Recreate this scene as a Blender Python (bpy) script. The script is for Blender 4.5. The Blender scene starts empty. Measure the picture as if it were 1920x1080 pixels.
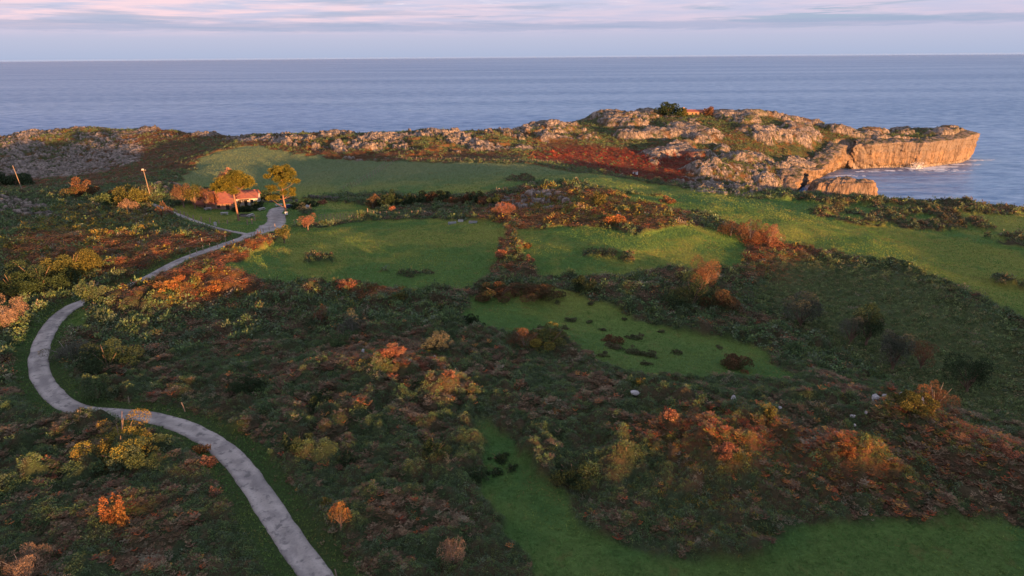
import bpy, math, time
import numpy as np
T0 = time.time()
S = bpy.context.scene
rad = math.radians
# ------------------------------------------------------------------ camera
HC, FPX = 65.0, 1280.0
PITCH, ROLL = rad(18.73), rad(-0.418)
cam_d = bpy.data.cameras.new('camera')
cam_d.sensor_width = 36.0; cam_d.lens = 24.0
cam_d.clip_start = 1.0; cam_d.clip_end = 90000.0
cam = bpy.data.objects.new('camera', cam_d); S.collection.objects.link(cam)
from mathutils import Matrix, Vector
cam.matrix_world = Matrix.Translation((0, 0, HC)) @ Matrix.Rotation(math.pi/2-PITCH, 4, 'X') @ Matrix.Rotation(ROLL, 4, 'Z')
S.camera = cam
# ------------------------------------------------------------------ light
SUN_EL = rad(2.3)
SUN_T = np.array([-0.616, 0.788])            # horizontal travel direction of the sunlight
SUN_E = 5.0
EXPO = 1.97
SKY_K = 0.15
HAZE = 3.0e-6
S.view_settings.view_transform = 'Standard'; S.view_settings.look = 'None'
S.view_settings.gamma = 1.0; S.view_settings.exposure = EXPO
S.view_settings.use_curve_mapping = False
sun_d = bpy.data.lights.new('sun', 'SUN'); sun_d.energy = SUN_E; sun_d.angle = rad(0.55)
sun_d.color = (1.0, 0.47, 0.17)
sun = bpy.data.objects.new('sun', sun_d); S.collection.objects.link(sun)
tv = Vector((SUN_T[0]*math.cos(SUN_EL), SUN_T[1]*math.cos(SUN_EL), -math.sin(SUN_EL)))
sun.rotation_euler = tv.to_track_quat('-Z', 'Y').to_euler()
W = bpy.data.worlds.new('World'); S.world = W; W.use_nodes = True

class NT:
    """small node-tree helper"""
    def __init__(s, tree): s.t = tree; s.n = tree.nodes; s.l = tree.links
    def new(s, typ, **kw):
        nd = s.n.new(typ)
        for k, v in kw.items(): setattr(nd, k, v)
        return nd
    def put(s, sock, v):
        if isinstance(v, bpy.types.NodeSocket): s.l.new(v, sock)
        elif v is not None:
            if isinstance(v, (tuple, list)) and len(v) == 3 and sock.type == 'RGBA': v = (*v, 1)
            sock.default_value = v
    def math(s, op, a, b=None, c=None, clamp=False):
        nd = s.new('ShaderNodeMath', operation=op); nd.use_clamp = clamp
        s.put(nd.inputs[0], a)
        if b is not None: s.put(nd.inputs[1], b)
        if c is not None: s.put(nd.inputs[2], c)
        return nd.outputs[0]
    def mix(s, f, a, b, mode='MIX'):
        nd = s.new('ShaderNodeMix', data_type='RGBA', blend_type=mode)
        s.put(nd.inputs[0], f); s.put(nd.inputs[6], a); s.put(nd.inputs[7], b)
        return nd.outputs[2]
    def mapr(s, v, a, b, c=0., d=1., smooth=True):
        nd = s.new('ShaderNodeMapRange'); nd.interpolation_type = 'SMOOTHSTEP' if smooth else 'LINEAR'
        s.put(nd.inputs[0], v); nd.inputs[1].default_value = a; nd.inputs[2].default_value = b
        nd.inputs[3].default_value = c; nd.inputs[4].default_value = d
        return nd.outputs[0]
    def noise(s, vec, scale, detail=4., rough=.55, dist=0.):
        nd = s.new('ShaderNodeTexNoise'); s.put(nd.inputs['Vector'], vec)
        nd.inputs['Scale'].default_value = scale; nd.inputs['Detail'].default_value = detail
        nd.inputs['Roughness'].default_value = rough; nd.inputs['Distortion'].default_value = dist
        return nd.outputs[0]
    def mapping(s, vec, scale=(1, 1, 1), loc=(0, 0, 0), rot=(0, 0, 0)):
        nd = s.new('ShaderNodeMapping'); s.put(nd.inputs[0], vec)
        nd.inputs[1].default_value = loc; nd.inputs[2].default_value = rot; nd.inputs[3].default_value = scale
        return nd.outputs[0]
    def comb(s, x, y, z):
        nd = s.new('ShaderNodeCombineXYZ'); s.put(nd.inputs[0], x); s.put(nd.inputs[1], y); s.put(nd.inputs[2], z)
        return nd.outputs[0]

def build_world():
    t = NT(W.node_tree); t.n.clear()
    out = t.new('ShaderNodeOutputWorld'); bg = t.new('ShaderNodeBackground')
    sky = t.new('ShaderNodeTexSky', sky_type='NISHITA'); sky.sun_disc = False
    sky.sun_elevation = rad(3.0)
    # sky rotation: sun stands opposite to the travel direction
    sky.sun_rotation = math.atan2(-SUN_T[0], -SUN_T[1])
    sky.altitude = 60; sky.air_density = 1.0; sky.dust_density = 1.5; sky.ozone_density = 1.5
    co = t.new('ShaderNodeTexCoord').outputs['Generated']
    sp = t.new('ShaderNodeSeparateXYZ'); t.l.new(co, sp.inputs[0])
    x, y, z = sp.outputs
    zc = t.math('MAXIMUM', z, 0.0)
    az = t.math('ARCTAN2', x, y)                       # 0 straight ahead, + to the right
    # thin high cloud sheet: pale pink-white where the last light reaches it, with blue-grey stratus bands in front
    pv = t.comb(t.math('MULTIPLY', az, 2.2), t.math('MULTIPLY', zc, 46.0), 0.0)
    n1 = t.noise(pv, 1.6, 6, .6, .5)
    n2 = t.noise(t.mapping(pv, (1.4, 1.0, 1), (3.1, 7.7, 0)), 2.6, 6, .62, .4)
    n3 = t.noise(t.mapping(pv, (2.8, 1.9, 1), (9.3, 1.2, 0)), 3.0, 5, .65, .2)
    base = t.new('ShaderNodeValToRGB'); t.put(base.inputs[0], zc)
    cr = base.color_ramp
    cr.elements[0].position = 0.0; cr.elements[0].color = (.205, .240, .335, 1)
    cr.elements[1].position = 1.0; cr.elements[1].color = (.24, .30, .42, 1)
    for p, c in ((.02, (.235, .255, .345)), (.04, (.27, .265, .36)), (.07, (.27, .28, .38)), (.12, (.36, .40, .54)), (.25, (.46, .50, .64)), (.5, (.36, .42, .55))):
        e = cr.elements.new(p); e.color = (*c, 1)
    # brighter, pinker veil to the left of straight ahead
    left = t.mapr(az, 0.12, -0.45)
    veil = t.math('MULTIPLY', t.mapr(n2, .36, .66), t.mapr(zc, .022, .05))
    c1 = t.mix(t.math('MULTIPLY', veil, t.math('MULTIPLY_ADD', left, .65, .35)), base.outputs[0], (.46, .335, .375))
    bright = t.math('MULTIPLY', t.mapr(n3, .56, .70), t.mapr(zc, .05, .075))
    c1 = t.mix(t.math('MULTIPLY', bright, .5), c1, (.50, .45, .49))
    # blue-grey bands
    bands = t.math('MULTIPLY', t.mapr(n1, .50, .62), t.mapr(zc, .028, .04))
    right = t.mapr(az, -.1, .55)
    bandcol = t.mix(right, (.165, .205, .300), (.175, .225, .305))
    c2 = t.mix(t.math('MULTIPLY', bands, t.math('MULTIPLY_ADD', right, .35, .6)), c1, bandcol)
    # one long band low on the left, bottom tinted pink
    lowb = t.math('MULTIPLY', t.mapr(t.math('ABSOLUTE', t.math('SUBTRACT', t.math('ADD', zc, t.math('MULTIPLY', n3, .014)), .0455)), .0075, .0025), .55)
    c2 = t.mix(lowb, c2, (.165, .20, .30))
    nish = t.mix(1.0, sky.outputs[0], (SKY_K, SKY_K, SKY_K), 'MULTIPLY')
    # cloud cover over most of the dome, the Nishita sky behind it
    tot = t.mix(.92, nish, c2)
    t.l.new(tot, bg.inputs[0]); bg.inputs[1].default_value = .57
    t.l.new(bg.outputs[0], out.inputs[0])
build_world()

# ------------------------------------------------------------------ projection of the photograph onto the ground
def rays(px, py):
    px = np.atleast_1d(np.asarray(px, float)); py = np.atleast_1d(np.asarray(py, float))
    a = (px-960)/FPX; b = -(py-540)/FPX
    c, s = math.cos(ROLL), math.sin(ROLL)
    x = c*a-s*b; y = s*a+c*b
    t = math.pi/2-PITCH
    return np.stack([x, math.cos(t)*y+math.sin(t), math.sin(t)*y-math.cos(t)], -1)
def PZ(px, py, z):
    d = rays(px, py)[0]; k = (z-HC)/d[2]; return d[0]*k, d[1]*k, z
def PY(px, py, Y):
    d = rays(px, py)[0]; k = Y/d[1]; return d[0]*k, Y, HC+d[2]*k

# ------------------------------------------------------------------ noise
def _h(ix, iy, seed):
    h = (ix.astype(np.int64)*374761393 + iy.astype(np.int64)*668265263 + seed*974634777) & 0xffffffff
    h = ((h ^ (h >> 13))*1274126177) & 0xffffffff
    h = ((h ^ (h >> 15))*2246822519) & 0xffffffff
    return (h ^ (h >> 16)) & 0xffffffff
def gn(x, y, seed=0):
    x = np.asarray(x, float); y = np.asarray(y, float)
    ix = np.floor(x); iy = np.floor(y); fx = x-ix; fy = y-iy
    ux = fx*fx*fx*(fx*(fx*6-15)+10); uy = fy*fy*fy*(fy*(fy*6-15)+10)
    def g(a, b, dx, dy):
        an = _h(a, b, seed)*(2*math.pi/4294967296.0)
        return np.cos(an)*dx+np.sin(an)*dy
    n00 = g(ix, iy, fx, fy); n10 = g(ix+1, iy, fx-1, fy)
    n01 = g(ix, iy+1, fx, fy-1); n11 = g(ix+1, iy+1, fx-1, fy-1)
    a = n00+ux*(n10-n00); b = n01+ux*(n11-n01)
    return (a+uy*(b-a))*1.5
def fbm(x, y, wl, octv=4, seed=0, gain=.5):
    o = 0; a = 1.; t = 0; f = 1./wl
    for i in range(octv):
        o = o+a*gn(x*f, y*f, seed+i*17); t += a; a *= gain; f *= 2.03
    return o/t
def ridged(x, y, wl, octv=4, seed=0, gain=.5):
    o = 0; a = 1.; t = 0; f = 1./wl
    for i in range(octv):
        o = o+a*(1-np.abs(gn(x*f, y*f, seed+i*13))*1.6); t += a; a *= gain; f *= 2.1
    return o/t
def worley(x, y, wl, seed=0):
    """distance to the nearest cell point and to the cell border, cell id"""
    x = np.asarray(x, float)/wl; y = np.asarray(y, float)/wl
    ix = np.floor(x); iy = np.floor(y)
    f1 = np.full(x.shape, 9.); f2 = np.full(x.shape, 9.); idn = np.zeros(x.shape)
    for dx in (-1, 0, 1):
        for dy in (-1, 0, 1):
            a = ix+dx; b = iy+dy
            h = _h(a, b, seed)
            px = a+(h & 0xffff)/65536.; py = b+((h >> 16) & 0xffff)/65536.
            d = np.hypot(px-x, py-y)
            m = d < f1
            f2 = np.where(m, f1, np.minimum(f2, d)); idn = np.where(m, (h % 1009)/1009., idn); f1 = np.where(m, d, f1)
    return f1, f2-f1, idn
def ss(v, a, b):
    t = np.clip((np.asarray(v, float)-a)/(b-a), 0, 1); return t*t*(3-2*t)

# ------------------------------------------------------------------ base relief: surveyed points, interpolated
Z_PTS = """100 1070 24.5;590 1070 24.5;1000 1070 24;1400 1070 23;1900 1070 22;
100 900 25;430 850 25;900 850 24.3;1300 900 24.8;1700 880 23.8;1900 880 23.8;
150 775 24.3;500 760 24;900 720 24.4;1200 760 25;1400 770 25;1640 775 24.5;1850 820 24;
70 690 24;300 680 23.5;750 690 25;1100 650 22;1400 690 21;1560 700 19.2;1750 770 19;1900 800 19;
60 600 24.5;200 570 24;400 600 22.5;700 600 21.6;950 600 21.3;1200 600 20.5;1350 600 19.5;
1500 610 17.5;1600 650 17;1690 690 17;1820 730 17;1920 760 17;
1480 470 22;1700 530 21;1880 600 20.5;1800 620 19.3;1650 580 18.8;1500 530 19.8;1920 680 18.5;
100 520 25.2;250 545 24.6;330 540 25.2;450 540 24;600 545 22.5;800 550 21.8;1000 540 21.6;1200 530 22;1300 560 20;
50 450 25.2;200 450 25.2;350 470 25;450 450 24.3;430 500 26;520 500 24;620 535 21.8;700 480 22;900 480 22;1000 480 22.6;1150 450 24.4;1250 440 24.8;1350 445 24.;1050 510 21.6;1200 500 21.6;1400 485 21.6;
0 370 23.5;100 370 22.6;180 375 22.2;260 390 22;60 345 5.5;200 350 8;300 335 12.5;
300 400 22.3;350 410 21;450 412 18.9;400 395 18.6;470 395 18.4;560 400 18.6;540 380 18.2;310 368 18.8;
600 420 20.5;800 420 21.3;900 410 22.2;650 395 19.2;700 385 19;850 395 20.5;
950 405 23;1000 330 20.5;900 360 20;1250 385 24.8;1300 400 24.8;1400 410 24.6;1500 430 24;1650 470 22.6;1500 400 23;1700 420 20.8;1850 480 20.3;1900 540 20.2;
450 360 16.8;600 350 17.2;750 350 18;900 345 19;330 330 14;600 310 17.5;750 303 19.5;900 303 20;1000 306 20.5;1140 325 21.5;1270 349 21.7;1400 360 21.5;1500 368 21.5;1650 378 21.5;1800 386 21;1900 393 20.5"""
Y_PTS = """305 338 226;1000 357 212;1120 352 216;1200 362 216;600 297 328;750 298 326;900 299 325;
1140 333 305;1270 368 290;1350 392 270;1010 292 345;1190 325 342;1250 345 330;1320 361 318;1100 285 370;1200 278 388;1300 290 372;1000 262 390;1100 250 420;
1350 367 314;1440 369 322;1350 299 339;1450 303 342;1520 326 352;1340 291 372;1440 300 374;1520 318 380;
1300 250 412;1400 240 418;1480 262 405;1550 290 398;1130 212 480;1210 211 475;1280 211 465;1440 212 450;1560 236 440;1640 245 438;1750 243 445;1815 244 436;
1600 262 418;1650 258 422;1720 255 424;1805 256 432;
500 290 340;700 292 340;900 294 340;480 258 395;600 254 395;700 251 395;800 245 395;900 249 405;1000 236 430;700 270 362;
0 332 372;100 330 374;220 312 380;0 262 465;60 248 475;170 240 478;280 242 470;390 254 440;100 285 438;250 285 415;350 275 400;
300 319 300;400 288 340;470 280 352;200 342 290"""
SKY = "0 262 465;60 248 475;170 240 478;280 242 470;390 254 440;480 258 395;600 254 395;700 251 395;900 249 405;1000 236 430;1130 212 480;1280 211 465;1440 212 450;1560 236 440;1640 245 438"
W_PTS = [(0, 0, 26), (-60, 0, 27), (60, 0, 24), (-120, 40, 27), (120, 40, 21), (-400, 300, 16), (-350, 100, 18), (-200, 50, 23), (200, 110, 17),
         (230, 60, 15), (0, -100, 27), (-200, -100, 28), (200, -100, 23), (172, 200, 18), (230, 230, 3), (-420, 420, 16)]
def parse(s): return [tuple(float(v) for v in q.split()) for q in s.replace('\n', '').split(';') if q.strip()]
pts = [PZ(*q) for q in parse(Z_PTS)] + [PY(*q) for q in parse(Y_PTS)] + W_PTS
for q in parse(SKY):
    x, y, z = PY(*q); pts.append((x, y+50, z-13))
pts = np.array(pts)
RX0, RY0, RDX = -460., -140., 2.0
NX, NY = 461, 371
gx = RX0+np.arange(NX)*RDX; gy = RY0+np.arange(NY)*RDX
def blur(a, s):
    r = int(max(1, round(3*s))); k = np.exp(-.5*(np.arange(-r, r+1)/s)**2); k /= k.sum()
    a = np.pad(a, r, mode='edge')
    a = np.apply_along_axis(lambda v: np.convolve(v, k, 'valid'), 0, a)
    return np.apply_along_axis(lambda v: np.convolve(v, k, 'valid'), 1, a)
def rbf_fit(p):
    d = np.hypot(p[:, None, 0]-p[None, :, 0], p[:, None, 1]-p[None, :, 1])
    n = len(p); A = np.zeros((n+1, n+1)); A[:n, :n] = -d - np.eye(n)*0.6; A[:n, n] = 1; A[n, :n] = 1
    return np.linalg.solve(A, np.append(p[:, 2], 0))
wv = rbf_fit(pts)
GXX, GYY = np.meshgrid(gx, gy)
B = np.full(GXX.shape, wv[-1])
for p, w_ in zip(pts, wv[:-1]): B -= w_*np.hypot(GXX-p[0], GYY-p[1])
B = blur(B, 1.6)
def samp(R, x, y, x0=RX0, y0=RY0, d=RDX):
    u = np.clip((np.asarray(x, float)-x0)/d, 0, R.shape[1]-1.001); v = np.clip((np.asarray(y, float)-y0)/d, 0, R.shape[0]-1.001)
    i = u.astype(int); j = v.astype(int); u = u-i; v = v-j
    return (R[j, i]*(1-u)+R[j, i+1]*u)*(1-v)+(R[j+1, i]*(1-u)+R[j+1, i+1]*u)*v
# ---- coast: signed distance to the shore line
def w2(px, py): return PZ(px, py, 0)[:2]
COAST = [w2(*q) for q in ((1990, 430), (1800, 417), (1660, 404), (1570, 398), (1525, 388), (1490, 373), (1492, 366), (1512, 350), (1545, 332), (1556, 326), (1570, 322), (1582, 315), (1596, 318),
         (1625, 317), (1660, 315), (1700, 315), (1712, 315), (1720, 316), (1745, 314), (1775, 310), (1808, 306), (1822, 300), (1828, 293))]
COAST += [(306, 470), (285, 492), (235, 500), (160, 520), (90, 545), (10, 500), (-60, 478), (-160, 520), (-240, 550), (-350, 555), (-460, 530), (-460, -140), (330, -140), (280, -60), (230, 60), (205, 150), (192, 215)]
COAST = np.array(COAST)
MX0, MY0, MD = -460., -140., 1.5
mx = MX0+np.arange(614)*MD; my = MY0+np.arange(494)*MD
MXX, MYY = np.meshgrid(mx, my)
def inpoly(x, y, poly):
    r = np.zeros(x.shape, bool); n = len(poly)
    for i in range(n):
        x1, y1 = poly[i]; x2, y2 = poly[(i+1) % n]
        if y1 == y2: continue
        c = (y1 > y) != (y2 > y)
        r ^= c & (x < (x2-x1)*(y-y1)/(y2-y1)+x1)
    return r
def segdist(x, y, poly, closed=True):
    d = np.full(x.shape, 1e9); n = len(poly)
    for i in range(n if closed else n-1):
        x1, y1 = poly[i]; x2, y2 = poly[(i+1) % n]
        L = (x2-x1)**2+(y2-y1)**2+1e-9
        t = np.clip(((x-x1)*(x2-x1)+(y-y1)*(y2-y1))/L, 0, 1)
        d = np.minimum(d, np.hypot(x-x1-t*(x2-x1), y-y1-t*(y2-y1)))
    return d
SD = segdist(MXX, MYY, COAST)*np.where(inpoly(MXX, MYY, COAST), 1, -1)
def msamp(R, x, y): return samp(R, x, y, MX0, MY0, MD)
BASE = lambda x, y: samp(B, x, y)
def unproj(px, py):
    """first hit of the photograph's rays with the base relief"""
    d = rays(px, py); n = len(d); k = np.full(n, 25.); res = np.full(n, np.nan); act = np.ones(n, bool)
    while act.any() and k[act].min() < 640:
        pz = HC+d[:, 2]*k; h = np.maximum(BASE(d[:, 0]*k, d[:, 1]*k), 0)
        hit = act & (pz <= h); res[hit] = k[hit]; act &= ~hit; act &= k < 640
        k = k+np.where(act, np.maximum(.25, (pz-h)*.6), 0)
    res = np.where(np.isnan(res), 640, res)
    return np.stack([d[:, 0]*res, d[:, 1]*res], -1)
def PP(s):
    q = np.array([float(v) for v in s.replace(';', ' ').split()]).reshape(-1, 2)
    return unproj(q[:, 0], q[:, 1])
print('base', round(time.time()-T0, 1))
#SPLIT
# ------------------------------------------------------------------ land cover, drawn as areas on the ground
AREAS = {
 'meadow': ["430 500;520 458;600 430;690 414;830 412;945 422;938 470;918 520;880 545;780 547;620 545;540 537;400 517",
            "545 428;640 425;620 445;530 475;500 470;520 450",
            "962 432;1060 426;1160 432;1190 452;1290 462;1385 448;1402 470;1375 505;1250 505;1150 522;1040 524;1000 520;985 480",
            "1180 448;1300 428;1400 448;1385 455;1290 468",
            "845 610;895 556;1065 552;1135 580;1205 606;1315 634;1390 645;1440 668;1515 722;1400 712;1240 706;1150 690;1095 668;1050 642;940 632",
            "888 790;935 798;965 835;1020 862;1012 900;1082 940;1092 985;1180 1022;1285 1060;1400 1068;1450 1020;1500 985;1650 985;1750 965;1900 992;2100 1010;2100 1300;1000 1300;1010 1070;930 985;900 920;905 860",
            "1165 364;1300 372;1500 376;1650 385;1920 402;2100 420;2100 690;1920 600;1850 565;1700 505;1560 475;1450 452;1330 405;1180 380",
            "720 304;1000 309;1140 329;1270 353;1500 373;1300 371;1170 362;1000 346;920 364;700 362;560 374;480 362;300 347;370 302;440 278;480 272;560 292;650 303",
            "290 395;340 386;480 372;600 376;690 388;720 402;600 422;545 424;500 445;440 438;340 410",
            "148 572;160 560;172 600;120 640;96 690;120 735;98 720;88 690;100 640",
            "490 560;505 560;510 578;495 580"],
 'patch': ["1500 398;1560 391;1700 396;1830 405;1870 430;1760 434;1560 416", "1480 372;1650 380;1930 395;1930 408;1700 394;1560 386",
           "945 332;1000 330;1010 342;955 342", "1840 432;1930 440;1930 470;1850 455","1850 520;1930 530;1930 545;1860 538",
           "700 508;810 510;812 528;720 524","565 480;625 480;622 498;570 496","1085 470;1180 480;1185 492;1100 486"],
 'orange': ["210 552;290 525;370 482;470 458;560 445;520 470;420 505;520 545;420 575;300 577", "600 545;700 548;770 572;700 566;610 558",
            "680 665;810 680;820 712;690 706", "825 722;865 722;868 745;826 745", "1220 800;1440 800;1480 900;1340 905;1230 850", "925 425;960 425;960 505;915 515",
            "975 450;1002 450;1002 505;975 510", "1395 455;1480 468;1540 525;1490 560;1430 520;1385 500", "0 455;120 440;300 450;440 440;450 456;350 478;230 530;100 520;0 500",
            "905 385;1000 358;1230 372;1310 400;1260 440;1050 425;910 430", "1330 415;1470 450;1560 470;1500 490;1400 470", "1500 820;1690 860;1690 920;1580 930;1500 880", "1680 760;1930 860;1930 930;1760 830"],
 'slope': ["1470 490;1700 512;1930 640;1930 800;1760 760;1560 650;1420 560"],
 'yellowish': ["120 390;300 400;330 430;200 470;60 450;60 400", "1540 850;1690 870;1690 915;1600 920", "1650 770;1800 800;1860 850;1740 840", "1000 360;1230 380;1250 430;1000 425","1260 900;1420 930;1400 1020;1230 960"],
 'red': ["985 292;1060 276;1200 280;1315 290;1290 348;1185 332;1010 303"],
 'brown': ["230 262;430 258;480 262;400 282;250 325;150 338;150 300", "0 330;300 318;300 330;180 352;0 352", "600 290;960 285;960 300;600 300", "1000 262;1300 275;1350 300;1000 275", "400 285;480 262;560 280;960 290;960 303;560 300;470 275;380 305;200 352;180 340"],
 'rock_left': ["-60 270;60 245;230 250;270 272;250 312;150 330;-60 335"],
 'rock_band': ["250 246;400 256;470 260;700 255;1000 240;1080 232;1000 285;960 280;760 300;580 299;560 288;470 270;380 262;250 256"],
 'rock_head': ["960 245;1130 205;1450 200;1840 225;1840 330;1560 360;1490 367;1400 360;1310 354;1240 318;1180 276;1060 262;980 270"],
 'rock_lobe': ["1250 345;1300 318;1400 306;1500 312;1550 335;1530 366;1400 372;1300 362"],
 'rock_knoll': ["905 400;960 366;1040 360;1075 380;1060 400;990 392;930 408", "-20 372;60 374;100 400;90 418;20 408", "290 366;303 336;345 352;348 366"],
}
ROAD_A = "605 1100;592 1080;560 1035;520 978;480 915;440 862;395 825;345 800;290 784;235 777;180 775;140 768;108 750;84 722;71 692;73 660;84 630;104 600;128 580;150 570;190 556;226 545;262 530;296 512;330 493;357 481;390 470;425 458;452 449;468 441"
ROAD_B = "468 441;450 437;420 432;395 425;370 416;346 407;322 398;304 390;284 383"
ROAD_C = "462 443;480 438;500 432;514 422;520 410;514 400;520 392;536 388"
def smooth_path(p, it=3):
    for _ in range(it):
        q = [p[0]]
        for a, b in zip(p[:-1], p[1:]): q += [a*.75+b*.25, a*.25+b*.75]
        q.append(p[-1]); p = np.array(q)
    return p
def resample(p, step):
    d = np.r_[0, np.cumsum(np.hypot(*np.diff(p, axis=0).T))]; n = max(2, int(d[-1]/step))
    t = np.linspace(0, d[-1], n)
    return np.stack([np.interp(t, d, p[:, 0]), np.interp(t, d, p[:, 1])], -1)
ROADS = [resample(smooth_path(PP(s)), .6) for s in (ROAD_A, ROAD_B, ROAD_C)]
ROADW = [1.38, 1.0, 2.8]
MASK = {}
for k, polys in AREAS.items():
    m = np.zeros(MXX.shape)
    for s in polys: m = np.maximum(m, inpoly(MXX, MYY, PP(s)))
    MASK[k] = blur(m.astype(float), .9 if k in ('meadow', 'patch') else 5. if k in ('rock_left', 'rock_band') else 1.8)
RD = np.full(MXX.shape, 99.)
sel = (MYY > 20) & (MYY < 260) & (MXX < 20) & (MXX > -180)
rd = np.full(sel.sum(), 99.)
for p, w_ in zip(ROADS, ROADW): rd = np.minimum(rd, segdist(MXX[sel], MYY[sel], p[::3], False)-w_)
RD[sel] = rd
print('masks', round(time.time()-T0, 1))
# small mounds that stand up into the last sunlight: px, py, radius, height
MOUNDS = [(745, 700, 4.5, 1.7), (842, 740, 3.4, 1.1), (1250, 825, 3.6, 1.1), (1370, 870, 4.5, 1.5), (1640, 890, 3, 1.6), (1560, 870, 3, 1.3), (1440, 815, 3, 1.), (175, 792, 3.4, 1.), (190, 570, 7, 1.3), (330, 560, 12, 1.0),
          (650, 552, 7, 1.6), (740, 572, 4, 1.4), (1030, 645, 6, 1.9), (1700, 800, 5, 1.8), (1880, 880, 6, 1.6), (430, 520, 5, .8), (40, 470, 14, 1.2), (1440, 500, 8, 1.), (1280, 425, 10, .8), (90, 520, 9, .8),
          (440, 880, 3.4, .9), (225, 960, 3.4, .9), (640, 985, 3.2, .7), (600, 700, 6, 1.), (500, 640, 7, 1.2), (1150, 560, 8, 1.2), (1000, 560, 7, 1.2), (560, 560, 6, 1.3), (1500, 660, 8, 1.0),
           (1100, 400, 9, .8)]
mc = unproj([m[0] for m in MOUNDS], [m[1] for m in MOUNDS])
MO = np.zeros(MXX.shape)
for (a, b, r, h), c in zip(MOUNDS, mc): MO += (h+(.7 if b > 660 else .2))*np.exp(-((MXX-c[0])**2+(MYY-c[1])**2)/(r*r*.8))
def cover(x, y):
    """what grows or lies at a point"""
    wa = 1.8+4.*ss(y, 220, 320); wx = x+wa*fbm(x, y, 7, 3, 91); wy = y+wa*fbm(x, y, 7, 3, 92)
    c = {k: msamp(m, wx, wy) for k, m in MASK.items()}
    c['rd'] = msamp(RD, x, y); c['sd'] = msamp(SD, x, y)
    c['meadow'] = ss(c['meadow'], .35, .65)*(1-ss(c['patch'], .3, .6)*ss(fbm(x, y, 7, 3, 78), -.22, -.02))
    c['meadow'] = c['meadow']*(1-ss(c['rock_head'], .15, .5))
    c['verge'] = ss(c['rd'], 2.2, 1.2)
    return c
CHAP = PY(1292, 212, 452)[:2]
def rockfield(x, y, c):
    """0 plants .. 1 bare limestone"""
    head = c['rock_head']; band = c['rock_band']; left = c['rock_left']; kn = c['rock_knoll']
    q = fbm(x+.35*y, y*1.25, 24, 2, 5, .5)*1.0
    q2 = fbm(x, y, 5.5, 3, 6)
    v = q+.35*q2
    q3 = fbm(x, y, 2.4, 2, 7); lobe = c['rock_lobe']
    head = head*(1-np.exp(-((x-CHAP[0])**2+(y-CHAP[1])**2)/170.))
    r = np.maximum.reduce([lobe*ss(.4*v+1.2*q3+.25*q2, -.02, .12), head*ss(v+.25*q3, .07, .13)*(1-.6*ss(fbm(x, y, 9, 2, 15), .12, .22)), band*ss(v+.5*q3, .14, .24), left*ss(v+1.1*q3-.02+.30*ss(y, 440, 385), .0, .10), kn*ss(q2*1.1+v*.3+1.5*q3, .30, .42)])
    return r
def height(x, y, full=False):
    x = np.asarray(x, float); y = np.asarray(y, float)
    c = cover(x, y)
    b = BASE(x, y)
    road = ss(c['rd'], .2, 3.0)
    veg = (1-c['meadow'])*road
    far = ss(y, 210, 300)
    b = b+road*(.45*fbm(x, y, 26, 3, 1)*(1-.3*far)+.45*c['meadow']*fbm(x, y, 13, 2, 14)+.12*fbm(x, y, 5, 3, 2))
    R = rockfield(x, y, c)
    zone = np.clip(c['rock_head']+c['rock_band']+c['rock_left']+c['rock_knoll'], 0, 1)
    # thicket canopy
    bil = np.abs(fbm(x, y, 8, 3, 11)); bil2 = np.abs(fbm(x, y, 3.2, 2, 12))
    b = b+veg*(1-.5*c['slope'])*(1-zone)*(1-.5*far)*(2.8*bil+1.5*bil2)*(.6+.6*ss(fbm(x, y, 20, 2, 13), -.3, .3))
    b = b+msamp(MO, x, y)*road*.9
    # limestone: stepped ledges, blocks and cracks
    nz = y > 190
    f1, ed, cid = worley(x+1.5*fbm(x, y, 5, 2, 21), y*1.15+1.5*fbm(x, y, 5, 2, 22), 4.2, 3)
    f1b, edb, cidb = worley(x+.8*fbm(x, y, 2.5, 2, 23), y+.8*fbm(x, y, 2.5, 2, 24), 1.7, 4)
    st = ss(fbm(x, y*1.3, 17, 3, 31), -.05, .06)*2.6+ss(fbm(x, y*1.3, 10, 3, 32), -.04, .05)*1.5
    fg, eg, cg = worley(x+4*fbm(x, y, 16, 2, 25), y*1.3+3*fbm(x, y, 12, 2, 26), 13., 9)
    dome = ss(eg, .0, .45)*(.5+cg)
    chap = np.clip(1-1.3*np.exp(-((x-CHAP[0])**2+(y-CHAP[1])**2)/170.), 0, 1)
    qh = fbm(x+.35*y, y*1.25, 24, 2, 5, .5)
    big = zone*(c['rock_head']*(st*.15+2.1*ss(qh+.12*fbm(x, y, 5, 2, 43), .0, .18)+1.1*ss(qh+.1*fbm(x, y, 4, 2, 44), .20, .32)+dome*.5*ss(qh, .0, .1)-1.3)*chap+c['rock_band']*st*.55+c['rock_left']*(st*.45+.5*fbm(x, y, 2.6, 2, 45)))
    hk = 1-.75*c['rock_head']-.35*c['rock_left']
    small = R*hk*(.4+.9*cid+.5*cidb)*(1-.45*c['rock_knoll'])+R*.35*hk*ss(ed, .02, .25)+R*.25*ss(edb, .02, .3)+c['rock_head']*R*1.0*(ridged(x+.9*y, y*.4-.35*x, 3.6, 3, 41, .6)-.5)
    b = b+big+small
    # main crag faces of the headland: ridge lines running down to the sea
    cl = (c['sd']-1.5)*3.2-1.2+1.5*fbm(x, y, 7, 2, 55)
    z = np.minimum(b, cl)
    z = np.maximum(z, -4)
    if full: return z, c, R, ed, edb, cid
    return z
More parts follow.
